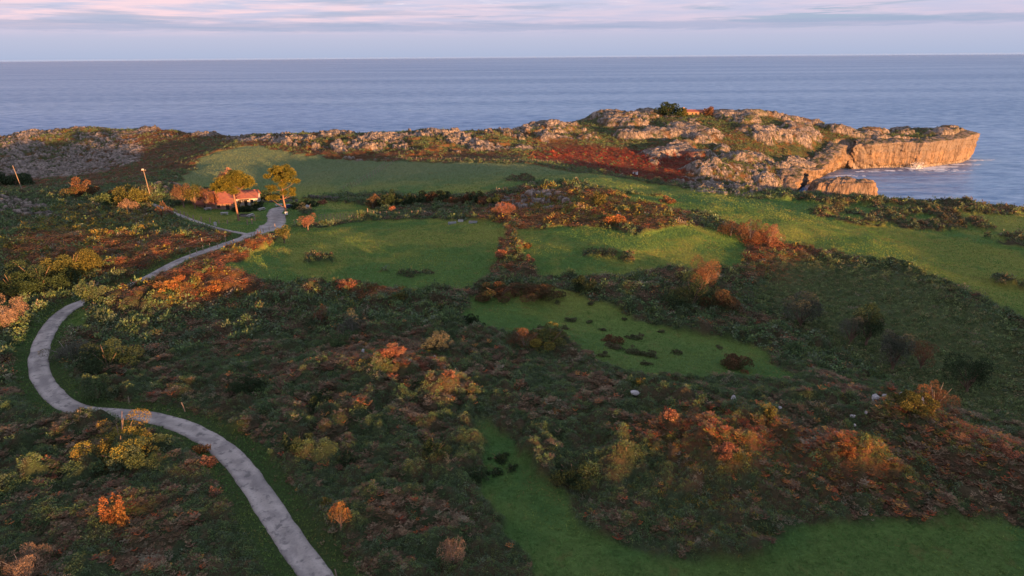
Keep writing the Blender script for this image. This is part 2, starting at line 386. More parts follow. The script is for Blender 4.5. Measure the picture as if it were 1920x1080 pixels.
# ------------------------------------------------------------------ mesh helpers
def mesh_obj(name, v, f, mat=None, parent=None, col=None, smooth=False, link=True, colname='col'):
    v = np.asarray(v, np.float32).reshape(-1, 3)
    me = bpy.data.meshes.new(name)
    if isinstance(f, np.ndarray):
        n, k = f.shape
        me.vertices.add(len(v)); me.vertices.foreach_set('co', v.ravel())
        me.loops.add(n*k); me.loops.foreach_set('vertex_index', f.astype(np.int32).ravel())
        me.polygons.add(n); me.polygons.foreach_set('loop_start', np.arange(0, n*k, k, dtype=np.int32))
        if smooth: me.polygons.foreach_set('use_smooth', np.ones(n, bool))
        me.update(calc_edges=True)
    else:
        me.from_pydata([tuple(q) for q in v.tolist()], [], [tuple(int(i) for i in q) for q in f])
        if smooth: me.polygons.foreach_set('use_smooth', [True]*len(me.polygons))
    if col is not None:
        a = me.color_attributes.new(colname, 'FLOAT_COLOR', 'POINT')
        cc = np.ones((len(v), 4), np.float32); cc[:, :col.shape[1]] = col; a.data.foreach_set('color', cc.ravel())
    if mat: me.materials.append(mat)
    o = bpy.data.objects.new(name, me)
    if parent: o.parent = parent
    if link: S.collection.objects.link(o)
    return o
def tag(o, label=None, cat=None, group=None, kind=None):
    for k, v in (('label', label), ('category', cat), ('group', group), ('kind', kind)):
        if v: o[k] = v
    return o
def empty(name, loc, rz=0., sc=1.):
    o = bpy.data.objects.new(name, None); S.collection.objects.link(o)
    o.location = loc; o.rotation_euler = (0, 0, rz); o.scale = (sc,)*3; o.empty_display_size = .3
    return o
def new_mat(name):
    m = bpy.data.materials.new(name); m.use_nodes = True; t = NT(m.node_tree)
    b = t.n['Principled BSDF']; b.inputs['Roughness'].default_value = .9
    b.inputs['Specular IOR Level'].default_value = .15
    return m, t, b
def wpos(t): return t.new('ShaderNodeNewGeometry').outputs['Position']
def bump(t, b, h, dist, strength=1.):
    n = t.new('ShaderNodeBump'); n.inputs['Distance'].default_value = dist; n.inputs['Strength'].default_value = strength
    t.l.new(h, n.inputs['Height']); t.l.new(n.outputs[0], b.inputs['Normal'])
def mat_leaf(name='leaf'):
    m, t, b = new_mat(name)
    a = t.new('ShaderNodeAttribute', attribute_name='col')
    t.l.new(a.outputs['Color'], b.inputs['Base Color'])
    b.inputs['Specular IOR Level'].default_value = .12; b.inputs['Roughness'].default_value = .75
    tr = t.new('ShaderNodeBsdfTranslucent'); t.l.new(a.outputs['Color'], tr.inputs[0])
    mx_ = t.new('ShaderNodeMixShader'); mx_.inputs[0].default_value = .22
    t.l.new(b.outputs[0], mx_.inputs[1]); t.l.new(tr.outputs[0], mx_.inputs[2]); t.l.new(mx_.outputs[0], t.n['Material Output'].inputs[0])
    return m
def mat_ground():
    m, t, b = new_mat('ground')
    a = t.new('ShaderNodeAttribute', attribute_name='col')
    p = wpos(t)
    n1 = t.noise(p, .9, 7, .7); n2 = t.noise(p, 4., 4, .6)
    f = t.math('MULTIPLY_ADD', n1, 1.1, .45)
    c = t.mix(1., a.outputs['Color'], t.comb(f, f, f), 'MULTIPLY')
    f2 = t.math('MULTIPLY_ADD', n2, .9, .55)
    c = t.mix(1., c, t.comb(f2, f2, f2), 'MULTIPLY')
    t.l.new(c, b.inputs['Base Color'])
    # rock (alpha) is fissured, turf is soft
    vor = t.new('ShaderNodeTexVoronoi', feature='DISTANCE_TO_EDGE'); t.l.new(t.mapping(p, (1, 1, .5)), vor.inputs['Vector']); vor.inputs['Scale'].default_value = .62
    cr = t.mapr(vor.outputs['Distance'], .0, .12)
    h = t.math('MULTIPLY_ADD', n1, .8, t.math('MULTIPLY', t.math('MULTIPLY', cr, a.outputs['Alpha']), .9)); h = t.math('MULTIPLY_ADD', n2, .35, h)
    bump(t, b, h, .8)
    b.inputs['Roughness'].default_value = .95; b.inputs['Specular IOR Level'].default_value = .08
    return m
def mat_rock(name='limestone', warm=0.):
    m, t, b = new_mat(name)
    p = wpos(t)
    n0 = t.noise(t.mapping(p, (1, 1, .35)), .16, 5, .6, .6); n1 = t.noise(t.mapping(p, (1.6, 1.6, .22)), .7, 6, .7, .8); n2 = t.noise(p, 3.5, 4, .6)
    c = t.mix(t.mapr(n0, .35, .62), (.17, .135, .11), (.29, .19, .115))
    nt = t.noise(p, .25, 3, .6); tb = t.new('ShaderNodeSeparateXYZ'); t.l.new(p, tb.inputs[0])
    c = t.mix(t.math('MULTIPLY', t.mapr(t.math('MULTIPLY_ADD', nt, 9., tb.outputs[2]), 11.5, 15.5), .85), c, (.17, .15, .135))
    vs = t.noise(t.mapping(p, (1.1, 1.1, .07)), .9, 4, .65); c = t.mix(t.mapr(vs, .48, .60, 0, .85), c, (.085, .058, .04))
    c = t.mix(t.mapr(n1, .48, .66, 0, .8), c, (.24, .18, .14))
    c = t.mix(t.mapr(n2, .52, .66, 0, .6), c, (.12, .11, .10))
    # wet dark tide line
    sp = t.new('ShaderNodeSeparateXYZ'); t.l.new(p, sp.inputs[0])
    wet = t.mapr(t.math('MULTIPLY_ADD', n1, 3., sp.outputs[2]), 2.0, 3.6, 1., 0.)
    c = t.mix(t.math('MULTIPLY', wet, .8), c, (.06, .045, .035))
    # scrub on the flatter tops
    g = t.new('ShaderNodeNewGeometry'); sn = t.new('ShaderNodeSeparateXYZ'); t.l.new(g.outputs['Normal'], sn.inputs[0])
    top = t.math('MULTIPLY', t.mapr(sn.outputs[2], .70, .92), t.mapr(t.noise(p, .3, 3, .6), .46, .54))
    c = t.mix(t.math('MULTIPLY', top, t.mapr(n2, .35, .5)), c, (.05, .055, .02))
    t.l.new(c, b.inputs['Base Color'])
    h = t.math('MULTIPLY_ADD', n1, 1., t.math('MULTIPLY', n2, .4))
    bump(t, b, h, 1.1)
    return m
LEAF = mat_leaf(); GROUND = mat_ground(); ROCK = mat_rock()
def grid_faces(n, m):
    i = np.arange(n*m).reshape(n, m)
    return np.stack([i[:-1, :-1], i[:-1, 1:], i[1:, 1:], i[1:, :-1]], -1).reshape(-1, 4)
def c3(*v): return np.array(v, float)
def lerp(a, b, t): return a+(b-a)*np.asarray(t)[..., None]
def ground_colour(x, y, c, R, ed, edb, cid):
    n = fbm(x, y, 6, 4, 61); n2 = fbm(x, y, 1.6, 3, 62); n3 = fbm(x, y, 30, 2, 63)
    col = lerp(c3(.040, .055, .026), c3(.060, .050, .028), ss(n+.5*n2, -.2, .2))
    far = ss(y, 230, 300)
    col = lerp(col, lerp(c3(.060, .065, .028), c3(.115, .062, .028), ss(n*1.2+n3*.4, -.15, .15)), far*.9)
    col = lerp(col, lerp(c3(.09, .050, .024), c3(.15, .06, .026), ss(n2, -.2, .2)), c['orange']*.75)
    col = lerp(col, lerp(c3(.085, .045, .024), c3(.12, .05, .022), ss(n, -.2, .2)), c['brown']*.85)
    col = lerp(col, lerp(c3(.14, .022, .017), c3(.08, .032, .02), ss(n+n2, -.2, .25)), c['red']*.75)
    col = lerp(col, c3(.062, .088, .034), c['slope']*.85)
    g = lerp(c3(.050, .110, .030), c3(.075, .130, .034)+c3(.045, .022, .002)*ss(y, 108, 128)[..., None], ss(n3+.6*n, -.2, .3))  # yellow of the low sun put into the colour of the farther fields
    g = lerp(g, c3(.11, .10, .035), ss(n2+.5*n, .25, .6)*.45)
    g = g*(1+(c3(1.42, 1.24, 1.15)-1)*ss(y, 80, 125)[..., None])  # lift of distance haze painted in: grass lightens away from the viewpoint
    g = lerp(g, c3(.115, .145, .075), far*.8)  # far meadow greyed in its colour, standing in for haze
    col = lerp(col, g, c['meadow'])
    col = lerp(col, c3(.035, .065, .018), c['verge']*(1-c['meadow'])*.8)
    rk = lerp(c3(.21, .175, .155), c3(.33, .275, .235), cid)
    rk = lerp(rk, c3(.13, .12, .105), ss(n2+.3*n, -.05, .40))
    rk = lerp(rk, c3(.04, .045, .02), (1-ss(ed, .0, .10))*.9)
    rk = lerp(rk, c3(.07, .065, .035), (1-ss(edb, .0, .09))*.75)
    col = lerp(col, rk, ss(R, .3, .6))
    return np.concatenate([col, ss(R, .3, .6)[..., None]], -1)
def build_terrain():
    th = np.linspace(rad(-47), rad(47), 1180)
    r = [27.]
    while r[-1] < 600:
        q = r[-1]; r.append(q+min(.62, max(.16, q/380.)) if q < 500 else q+1.5)
    r = np.array(r)
    TH, R_ = np.meshgrid(th, r)
    X = R_*np.sin(TH); Y = R_*np.cos(TH)
    Z, c, R, ed, edb, cid = height(X, Y, True)
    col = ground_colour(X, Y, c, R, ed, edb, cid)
    # steep limestone shows bare
    dzr = np.abs(np.gradient(Z, axis=0)/np.gradient(R_, axis=0)); 
    steep = ss(dzr, .9, 1.6)*ss(fbm(X+.35*Y, Y*1.25, 24, 2, 5, .5), -.04, .06)*(1-.7*c['red'])*np.clip(c['rock_head']+c['rock_band']+c['rock_left'], 0, 1)+ss(-c['sd'], -9, -5)*(c['rock_head'])
    n2 = fbm(X, Z*3, 2.2, 3, 64)
    rk = lerp(c3(.26, .215, .18), c3(.09, .08, .07), ss(n2+.5*fbm(X*.7+Z, Z*1.5, 1.1, 2, 65), -.10, .35))
    col[..., :3] = lerp(col[..., :3], rk, np.clip(steep, 0, 1)*.9)
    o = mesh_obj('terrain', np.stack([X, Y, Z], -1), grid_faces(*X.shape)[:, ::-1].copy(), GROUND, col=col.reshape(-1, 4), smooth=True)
    o['kind'] = 'structure'
    print('terrain', X.size, round(time.time()-T0, 1))
    # the land around and behind the viewpoint, coarse
    x = np.arange(-440, 441, 8.); y = np.arange(-136, 560, 8.); X, Y = np.meshgrid(x, y)
    Z = np.where(msamp(SD, X, Y) > 0, BASE(X, Y)+.5*fbm(X, Y, 30, 3, 9), -3)
    inside = (np.abs(np.arctan2(X, Y)) < rad(50)) & (np.hypot(X, Y) > 18)
    Z = np.where(inside, Z-2.5, Z); Z = np.where(inside & (Y > 240), -4, Z)
    col = lerp(c3(.03, .035, .015), c3(.05, .07, .02), ss(fbm(X, Y, 40, 3, 8), -.2, .2))
    o = mesh_obj('ground', np.stack([X, Y, Z], -1), grid_faces(*X.shape), GROUND, col=col.reshape(-1, 3), smooth=True); o['kind'] = 'structure'
# ridge of hills behind the viewpoint, on the sun's side: unseen, its crest shaped to keep the last light off the low ground
RIDGE = [(-400, 43), (-80, 43), (0, 41.0), (15, 41.4), (24, 40.9), (33, 41.3), (39, 39.9), (44, 39.2), (51, 40.2), (57, 40.7), (61, 40.6), (66, 39.2), (76, 40.2), (92, 40.0), (104, 38.2), (117, 37.6), (124, 38.3), (134, 37.8), (148, 36.6), (152, 35.6), (160, 36.0), (170, 37.2), (228, 36.2), (242, 30), (257, 22), (300, 17), (450, 13.5), (800, 13)]
RIDGE_S = -300.
def build_hills():
    nrm = np.array([-SUN_T[1]*-1, SUN_T[0]*-1])         # to the right of the light's travel
    u = np.arange(-420, 800, 3.); s = np.array([-260., -275, -290, -297, -300, -303, -320, -360, -420, -560])
    prof = np.array([.0, .45, .85, .97, 1, .97, .9, .7, .5, .0])
    hr = np.interp(u, [a for a, b in RIDGE], [b for a, b in RIDGE])+.35*fbm(u, u*0, 9, 3, 70)+.15*fbm(u, u*0, 2.5, 2, 71)
    U, Sg = np.meshgrid(u, s); H = hr[None, :]*prof[:, None]+(1-prof[:, None])*np.minimum(15, hr[None, :]-6)
    X = U*nrm[0]+Sg*SUN_T[0]; Y = U*nrm[1]+Sg*SUN_T[1]
    H[0] = np.minimum(H[0], 5); H[-1] = -3
    col = np.tile(c3(.05, .06, .025), (X.size, 1))
    o = mesh_obj('hills', np.stack([X, Y, H], -1), grid_faces(*X.shape), GROUND, col=col, smooth=True); o['kind'] = 'structure'
def build_sea():
    m, t, b = new_mat('water')
    p = wpos(t)
    t.n.remove(b)
    sp = t.new('ShaderNodeSeparateXYZ'); t.l.new(p, sp.inputs[0])
    n1 = t.noise(t.mapping(p, (.35, 1., 1), (0, 0, 0), (0, 0, .25)), .055, 6, .62, .3)
    n2 = t.noise(t.mapping(p, (.5, 1., 1), (0, 0, 0), (0, 0, -.15)), .35, 4, .6)
    n3 = t.noise(t.mapping(p, (.2, 1., 1)), .006, 4, .6)
    h = t.math('MULTIPLY_ADD', n1, 1.1, t.math('MULTIPLY', n2, .34)); h = t.math('MULTIPLY_ADD', n3, 3., h)
    nb = t.new('ShaderNodeBump'); nb.inputs['Distance'].default_value = 4.5; t.l.new(h, nb.inputs['Height'])
    df = t.new('ShaderNodeBsdfDiffuse'); df.inputs[0].default_value = (.024, .105, .245, 1); t.l.new(nb.outputs[0], df.inputs['Normal'])
    gl = t.new('ShaderNodeBsdfGlossy'); gl.inputs['Roughness'].default_value = .28; gl.inputs[0].default_value = (.9, .95, 1, 1); t.l.new(nb.outputs[0], gl.inputs['Normal'])
    fr = t.new('ShaderNodeFresnel'); fr.inputs[0].default_value = 1.33; t.l.new(nb.outputs[0], fr.inputs['Normal'])
    rip = t.noise(t.mapping(p, (.40, 1., 1), (0, 0, 0), (0, 0, .12)), .12, 6, .75, .2); strk = t.noise(t.mapping(p, (.12, 1., 1), (0, 0, 0), (0, 0, .2)), .0035, 5, .6, .5)
    wind = t.math('ADD', t.mapr(rip, .30, .70, .40, 1.60, False), t.mapr(strk, .35, .65, -.15, .15))
    # a wind-roughened sea never mirrors fully, even at a grazing view
    mx_ = t.new('ShaderNodeMixShader'); t.l.new(t.math('MULTIPLY', t.math('MINIMUM', fr.outputs[0], .30), wind), mx_.inputs[0]); t.l.new(df.outputs[0], mx_.inputs[1]); t.l.new(gl.outputs[0], mx_.inputs[2])
    t.l.new(mx_.outputs[0], t.n['Material Output'].inputs[0])
    th = np.linspace(rad(-60), rad(60), 161); r = np.r_[np.linspace(120, 900, 40), np.geomspace(1000, 40000, 60)]
    TH, R_ = np.meshgrid(th, r)
    o = mesh_obj('sea', np.stack([R_*np.sin(TH), R_*np.cos(TH), 0*R_], -1), grid_faces(*TH.shape)[:, ::-1].copy(), m); o['kind'] = 'structure'
def road_mat():
    m, t, b = new_mat('gravel'); p = wpos(t)
    n = t.noise(p, .35, 5, .6, .5); n2 = t.noise(p, 5, 4, .7); n3 = t.noise(p, 1.2, 4, .6)
    c = t.mix(t.mapr(n, .42, .6), (.34, .31, .285), (.23, .21, .20)); c = t.mix(t.mapr(n3, .54, .66, 0, .8), c, (.13, .122, .12))
    c = t.mix(t.mapr(n2, .5, .75, 0, .5), c, (.14, .13, .13))
    a = t.new('ShaderNodeAttribute', attribute_name='col')
    c = t.mix(1., c, a.outputs['Color'], 'MULTIPLY')
    t.l.new(c, b.inputs['Base Color']); bump(t, b, n2, .05)
    return m
ROADM = road_mat()
def build_road(name, p, w, lift):
    p = p.astype(float); d = np.gradient(p, axis=0); d /= np.hypot(*d.T)[:, None]+1e-9
    n = np.stack([d[:, 1], -d[:, 0]], -1); q = np.linspace(-1, 1, 13)
    arc = np.arange(len(p))*.6
    V = []; C = []
    for k in q:
        ww = w*(1+.20*fbm(arc, arc*0+(3 if k > 0 else 7), 3.5, 4, 5, .7))*(1 if w < 2 else np.interp(arc, [0, 8, 16, 30, 99], [.6, .8, 1.35, 1.1, .7])*(1+.35*fbm(arc, arc*0+k, 6, 2, 6))) 
        e = p+n*(k*ww)[:, None]
        z = BASE(e[:, 0], e[:, 1])+lift+.05*(1-k*k)
        if abs(k) == 1: z = z-.25
        V.append(np.stack([e[:, 0], e[:, 1], z], -1))
        # two worn wheel tracks, a greyer crown between
        tr = np.exp(-((abs(k)-.5)/.2)**2); g = .86+.16*tr-.10*ss(fbm(arc, arc*0+k*w, 2.5, 3, 8), -.1, .3)
        cc = np.stack([g, g, g], -1)
        if abs(k) == 1: cc = cc*.5
        C.append(cc)
    o = mesh_obj(name, np.array(V), grid_faces(len(q), len(p)), ROADM, col=np.array(C).reshape(-1, 3), smooth=True); o['kind'] = 'structure'
def build_haze():
    m = bpy.data.materials.new('haze_air'); m.use_nodes = True; t = NT(m.node_tree); t.n.remove(t.n['Principled BSDF'])
    v = t.new('ShaderNodeVolumePrincipled'); v.inputs['Color'].default_value = (.50, .62, .85, 1); v.inputs['Density'].default_value = HAZE
    v.inputs['Anisotropy'].default_value = 0.; t.l.new(v.outputs[0], t.n['Material Output'].inputs['Volume'])
    X = 42000.
    V = [(x, y, z) for z in (-5.5, 66.) for y in (-1500., X) for x in (-X, X)]
    o = mesh_obj('haze', np.array(V), [(0, 2, 3, 1), (4, 5, 7, 6), (0, 1, 5, 4), (2, 6, 7, 3), (0, 4, 6, 2), (1, 3, 7, 5)], m)
    tag(o, 'thin sea haze softening the distant water and horizon', 'haze', kind='stuff')
build_haze()
build_terrain(); build_hills(); build_sea()
for nm, p, w_, l in zip(('road', 'lane', 'forecourt_track'), ROADS, ROADW, (.10, .094, .088)): build_road(nm, p, w_, l)

# ------------------------------------------------------------------ undergrowth: prototypes of leaf-sized faces
rng = np.random.default_rng(7)
def kite(o, d, side, l, w):
    """one leaf: a kite from o along d, width along side"""
    return [o, o+d*l*.45+side*w*.5, o+d*l, o+d*l*.45-side*w*.5]
def unit(v): return v/(np.linalg.norm(v)+1e-9)
def proto_fern(n=6, pairs=5):
    V = []
    for k in range(n):
        a = 2*math.pi*(k+rng.random()*.7)/n; out = np.array([math.cos(a), math.sin(a), 0]); side = np.array([-out[1], out[0], 0])
        L = rng.uniform(.7, 1.1); rise = rng.uniform(.45, 1.0)
        for i in range(pairs):
            s = (i+.6)/pairs
            pt = out*L*s*.85+np.array([0, 0, rise*(s-.55*s*s)*1.35])
            w = .34*(1-s)**.6+.06
            for sg in (-1, 1):
                d = unit(out*.55+side*sg+np.array([0, 0, rng.uniform(-.35, .2)]))
                V += kite(pt, d, unit(out+np.array([0, 0, .3])), w, .16)
    return np.array(V)
def proto_leafy(n=34, leaf=.17, flat=.8, spike=0.):
    V = []
    for k in range(n):
        d = unit(rng.normal(size=3)*[1, 1, .8]+[0, 0, .45]); d[2] = abs(d[2])
        o = d*rng.uniform(.45, 1.)*[.62, .62, flat]
        e = unit(rng.normal(size=3)*(1-spike)+d*spike*2+[0, 0, .2]); sd = unit(np.cross(e, rng.normal(size=3)))
        V += kite(o, e, sd, leaf*rng.uniform(.8, 1.6)*(1+spike), leaf*rng.uniform(.6, 1.1)*(1-.6*spike))
    return np.array(V)
def proto_tuft(n=7, w=.09):
    V = []
    for k in range(n):
        a = rng.random()*6.28; out = np.array([math.cos(a), math.sin(a), 0])
        V += kite(out*.12*rng.random(), unit(out*rng.uniform(.2, 1.)+[0, 0, 1]), np.array([-out[1], out[0], 0]), rng.uniform(.5, 1.), w)
    return np.array(V)
PROTO = {'fern': [proto_fern() for _ in range(5)], 'fern_mid': [proto_fern(5, 2) for _ in range(4)], 'leafy': [proto_leafy() for _ in range(5)],
         'leafy_mid': [proto_leafy(14, .30) for _ in range(5)], 'gorse': [proto_leafy(44, .16, .9, .6) for _ in range(3)], 'gorse_mid': [proto_leafy(16, .28, .9, .5) for _ in range(3)],
         'tuft': [proto_tuft() for _ in range(5)], 'tuft_far': [proto_tuft(4, .22) for _ in range(4)], 'dry': [proto_tuft(14, .05) for _ in range(3)]}
def stamp(kind, x, y, z, sc, col, vary=.25, zs=None):
    """many clumps as one vertex array"""
    n = len(x); out_v = []; out_c = []
    pi = rng.integers(0, len(PROTO[kind]), n); a = rng.random(n)*6.283; zs = np.ones(n) if zs is None else zs
    for k, P_ in enumerate(PROTO[kind]):
        m = np.where(pi == k)[0]
        if not len(m): continue
        ca, sa = np.cos(a[m])[:, None], np.sin(a[m])[:, None]; s = sc[m][:, None]
        vx = (P_[:, 0]*ca-P_[:, 1]*sa)*s+x[m][:, None]; vy = (P_[:, 0]*sa+P_[:, 1]*ca)*s+y[m][:, None]; vz = P_[:, 2][None]*s*zs[m][:, None]+z[m][:, None]
        out_v.append(np.stack([vx, vy, vz], -1).reshape(-1, 3))
        q = len(P_)//4
        f = np.clip(1.38+vary*rng.normal(size=(len(m), q)), .35, 2.4)
        cc = col[m][:, None, :]*f[..., None]
        out_c.append(np.repeat(cc, 4, axis=1).reshape(-1, 3))
    return np.concatenate(out_v), np.concatenate(out_c)
def quads(n): return np.arange(n).reshape(-1, 4)
def pick(pal, n, w=None):
    pal = np.array(pal); i = rng.choice(len(pal), n, p=None if w is None else np.array(w)/sum(w))
    return pal[i]*rng.uniform(.75, 1.3, (n, 1))
GREENS = [(.044, .078, .034), (.060, .098, .040), (.076, .116, .044), (.084, .108, .066), (.092, .116, .040), (.048, .072, .040)]
BROWNS = [(.070, .050, .030), (.095, .065, .036), (.13, .085, .050), (.055, .042, .026), (.15, .11, .07), (.085, .042, .028)]
ORANGES = [(.28, .08, .030), (.30, .11, .035), (.23, .055, .025), (.30, .15, .04), (.15, .065, .03)]
YELL = [(.13, .115, .022), (.17, .12, .025), (.08, .09, .022), (.11, .085, .025)]
REDS = [(.15, .022, .018), (.11, .02, .016), (.18, .045, .025), (.07, .028, .018)]
def scatter(r0, r1, dens):
    n = int(dens*(r1*r1-r0*r0)*rad(44))
    r = np.sqrt(rng.uniform(r0*r0, r1*r1, n)); th = rng.uniform(rad(-44), rad(44), n)
    return r*np.sin(th), r*np.cos(th)
def scrub_band(r0, r1, dens, size, suffix, acc):
    x, y = scatter(r0, r1, dens)
    z, c, R, ed, edb, cid = height(x, y, True)
    zone = np.clip(c['rock_head']+c['rock_band']+c['rock_left'], 0, 1)
    keep = (rng.random(len(x)) > ss(c['meadow'], .25, .6)) & (c['rd'] > .45) & (R < .35) & (z > 3.0) & (c['sd'] > 2.5)
    keep &= rng.random(len(x)) > .75*ss(c['rd'], 1.8, .8)
    x, y, z = x[keep], y[keep], z[keep]; c = {k: v[keep] for k, v in c.items()}
    n = len(x); br = fbm(x, y, 7, 3, 201)+.6*fbm(x, y, 2.2, 2, 202)+.35*fbm(x, y, 40, 2, 203)
    warm = np.clip(c['orange']+c['brown']*.8+c['red'], 0, 1)
    u = rng.random(n)
    fern = (br+.50*(u-.5)+.45*warm-.5*c['slope'] > .20)
    gor = ~fern & (fbm(x, y, 4, 2, 204) > .14)
    tint = fbm(x, y, 3, 2, 205)
    col = np.where(fern[:, None], pick(BROWNS, n), pick(GREENS, n))
    ucol = rng.random(n)
    col = np.where((fern & (ucol < .05+.75*c['orange']))[:, None], pick(ORANGES, n), col)
    col = np.where((~fern & (ucol < .5*c['orange']))[:, None], pick(YELL, n), col)
    col = np.where((rng.random(n) < .45*c['yellowish'])[:, None], pick(YELL, n), col)
    col = np.where((rng.random(n) < .72*c['red'])[:, None], pick(REDS, n), col)
    patchg = ss(c['patch'], .3, .6) + ss(fbm(x, y, 16, 2, 208), .25, .4)
    col = np.where((rng.random(n) < .5*patchg)[:, None], pick([(.05, .05, .028), (.06, .06, .03), (.08, .055, .035)], n), col)
    col = np.where((rng.random(n) < .85*c['slope'])[:, None], pick([(.088, .120, .046), (.115, .140, .055), (.075, .100, .042), (.125, .115, .055)], n), col)
    # occasional dry, pale growth
    pale = (fbm(x, y, 5, 2, 206) > .40) & (rng.random(n) < .35)
    col = np.where(pale[:, None], pick([(.17, .14, .10), (.13, .12, .08)], n), col)
    h = size*rng.uniform(.6, 1.25, n)*(1+.5*np.clip(tint, -.5, .8))*(1-.35*c['slope'])
    small = np.where(c['meadow'] > .2, .6, 1.)*np.where(c['rd'] < 1.6, .5, 1.)
    h = h*small
    z = z-.12*h
    for kind, m in (('fern', fern), ('gorse', gor), ('leafy', ~fern & ~gor)):
        if m.sum(): acc['fern' if kind == 'fern' else 'shrub'].append(stamp(kind+suffix if kind != 'leafy' or suffix else kind, x[m], y[m], z[m], h[m], col[m]))
def build_scrub():
    acc = {'fern': [], 'shrub': []}
    scrub_band(40, 72, 12., .46, '', acc); scrub_band(72, 105, 7., .60, '', acc)
    scrub_band(105, 165, 4.0, .90, '_mid', acc); scrub_band(165, 250, 2.0, 1.1, '_mid', acc)
    far = {'fern': [], 'shrub': []}
    scrub_band(250, 560, .9, 1.05, '_mid', far)
    for nm, k, a, lab in (('bracken', 'fern', acc, 'russet and brown bracken ferns filling the near slopes'), ('undergrowth', 'shrub', acc, 'dark green thicket of low shrubs and brambles'),
                          ('heath', 'fern', far, 'rusty bracken and heath on the distant coastal hills'), ('coastal_shrubbery', 'shrub', far, 'low green scrub between the distant coastal rocks')):
        v = np.concatenate([q[0] for q in a[k]]); c = np.concatenate([q[1] for q in a[k]])
        o = mesh_obj(nm, v, quads(len(v)), LEAF, col=c); tag(o, lab, nm.replace('_', ' '), kind='stuff'); print(nm, len(v)//4)
def build_grass():
    V = []; C = []
    for r0, r1, d, s, kind in ((40, 75, 15, .22, 'tuft'), (75, 120, 10, .24, 'tuft'), (120, 200, 10, .24, 'tuft_far'), (200, 380, 2.4, .34, 'tuft_far')):
        x, y = scatter(r0, r1, d)
        c = cover(x, y); keep = ((c['meadow'] > .3) & (c['rd'] > .1)) | ((c['rd'] > -.05-.35*rng.random(len(x))**3) & (c['rd'] < 2.4))
        x, y = x[keep], y[keep]; c = {k: v[keep] for k, v in c.items()}; z = height(x, y); n = len(x)
        g = ss(fbm(x, y, 14, 3, 301)+.5*fbm(x, y, 3, 2, 302), -.25, .35)
        col = lerp(c3(.052, .115, .030), c3(.105, .15, .038), g)*rng.uniform(.75, 1.3, (n, 1))
        col = col*(1+(c3(1.42, 1.24, 1.15)-1)*ss(y, 80, 125)[:, None]); col = lerp(col, c3(.115, .145, .075), ss(y, 220, 300)*.8)*rng.uniform(.85, 1.15, (n, 1)); dry = ss(fbm(x, y, 6, 2, 303), .2, .5)*.5  # blades lightened and greyed with distance, haze put into their colour
        col = np.where((rng.random(n) < dry)[:, None], c3(.14, .125, .045)[None], col)
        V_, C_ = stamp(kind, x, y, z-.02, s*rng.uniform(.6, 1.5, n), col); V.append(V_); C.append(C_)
    v = np.concatenate(V); c = np.concatenate(C)
    o = mesh_obj('meadow_grass', v, quads(len(v)), LEAF, col=c); tag(o, 'short grass blades of the green meadows and road verges', 'grass', kind='stuff'); print('grass', len(v)//4)
build_scrub(); build_grass()
print('scrub', round(time.time()-T0, 1))
#SPLIT3
# ------------------------------------------------------------------ sea cliffs
def build_cliffs():
    k0 = 3; k1 = 25
    p = resample(smooth_path(COAST[k0:k1], 2), .45)
    d = np.gradient(p, axis=0); k = np.ones(9)/9
    d = np.stack([np.convolve(np.pad(d[:, i], 4, mode='edge'), k, 'valid') for i in (0, 1)], -1); d /= np.hypot(*d.T)[:, None]
    n = np.stack([d[:, 1], -d[:, 0]], -1)
    n *= np.sign((msamp(SD, *(p+n*3).T)-msamp(SD, *(p-n*3).T)))[:, None]      # inland
    arc = np.arange(len(p))*.45
    inner = p+n*11; zt = np.minimum(BASE(inner[:, 0], inner[:, 1]), 27); zt = np.convolve(np.pad(zt, 10, mode='edge'), np.ones(21)/21, 'valid')+1.2*fbm(arc, arc*0, 9, 3, 410)
    zt = zt*(1-.55*np.exp(-((p[:, 0]-199)**2+(p[:, 1]-410)**2)/9.))
    zt = np.maximum(zt, 2.5)
    rows = []
    nt = 54
    tip = ss(arc, arc[-1]*.45, arc[-1]*.6)
    for i in range(nt):
        t = i/(nt-1); z = -2+(zt*.9+2)*t
        off = 2.6*(1-t)**1.3+1.2*ss(z, 2.2, .3)*1.0
        fl = 2.0*fbm(arc, z*.25, 11, 3, 401)*(1-.5*tip)+(3.0-1.5*tip)*(ridged(arc+z*.5*(1-tip), z*.16, 5.2, 4, 402, .6)-.55)+.7*fbm(arc+z*.6, z*1.2, 2.2, 3, 403)*(1-.5*tip)+.5*ss(fbm(arc*.25, z, 2.6, 2, 406), -.05, .1)
        fl = fl+(1-tip)*.9*ss(fbm(arc+z*.8, z, 5, 2, 404), -.05, .08)
        rows.append(np.column_stack([p-n*(fl-off)[:, None], z]))
    for s in np.linspace(.06, 1, 16):
        z = zt*(.9+.1*math.sin(math.pi/2*s))-(.25*s if s < 1 else 1.2)
        j = 1.5*fbm(arc, arc*0+s*9, 4.5, 4, 405)+.5*(ridged(arc, arc*0+s*9, 2.5, 2, 407)-.5)
        q = p+n*(s*9)[:, None] if False else p+n*(s*9)
        fl = (2.0*fbm(arc, zt*.9*.25, 11, 3, 401)*(1-.5*tip)+(3.0-1.5*tip)*(ridged(arc+zt*.9*.5*(1-tip), zt*.9*.16, 5.2, 4, 402, .6)-.55)+.5*ss(fbm(arc*.25, zt*.9, 2.6, 2, 406), -.05, .1))*(1-s)
        q = q-n*fl[:, None]
        rows.append(np.column_stack([q, z+j*(.4+1.3*s*(1-.5*tip))]))
    V = np.array(rows)
    o = mesh_obj('cliff', V, grid_faces(V.shape[0], V.shape[1]), ROCK, smooth=True); o['kind'] = 'structure'
    return p, n
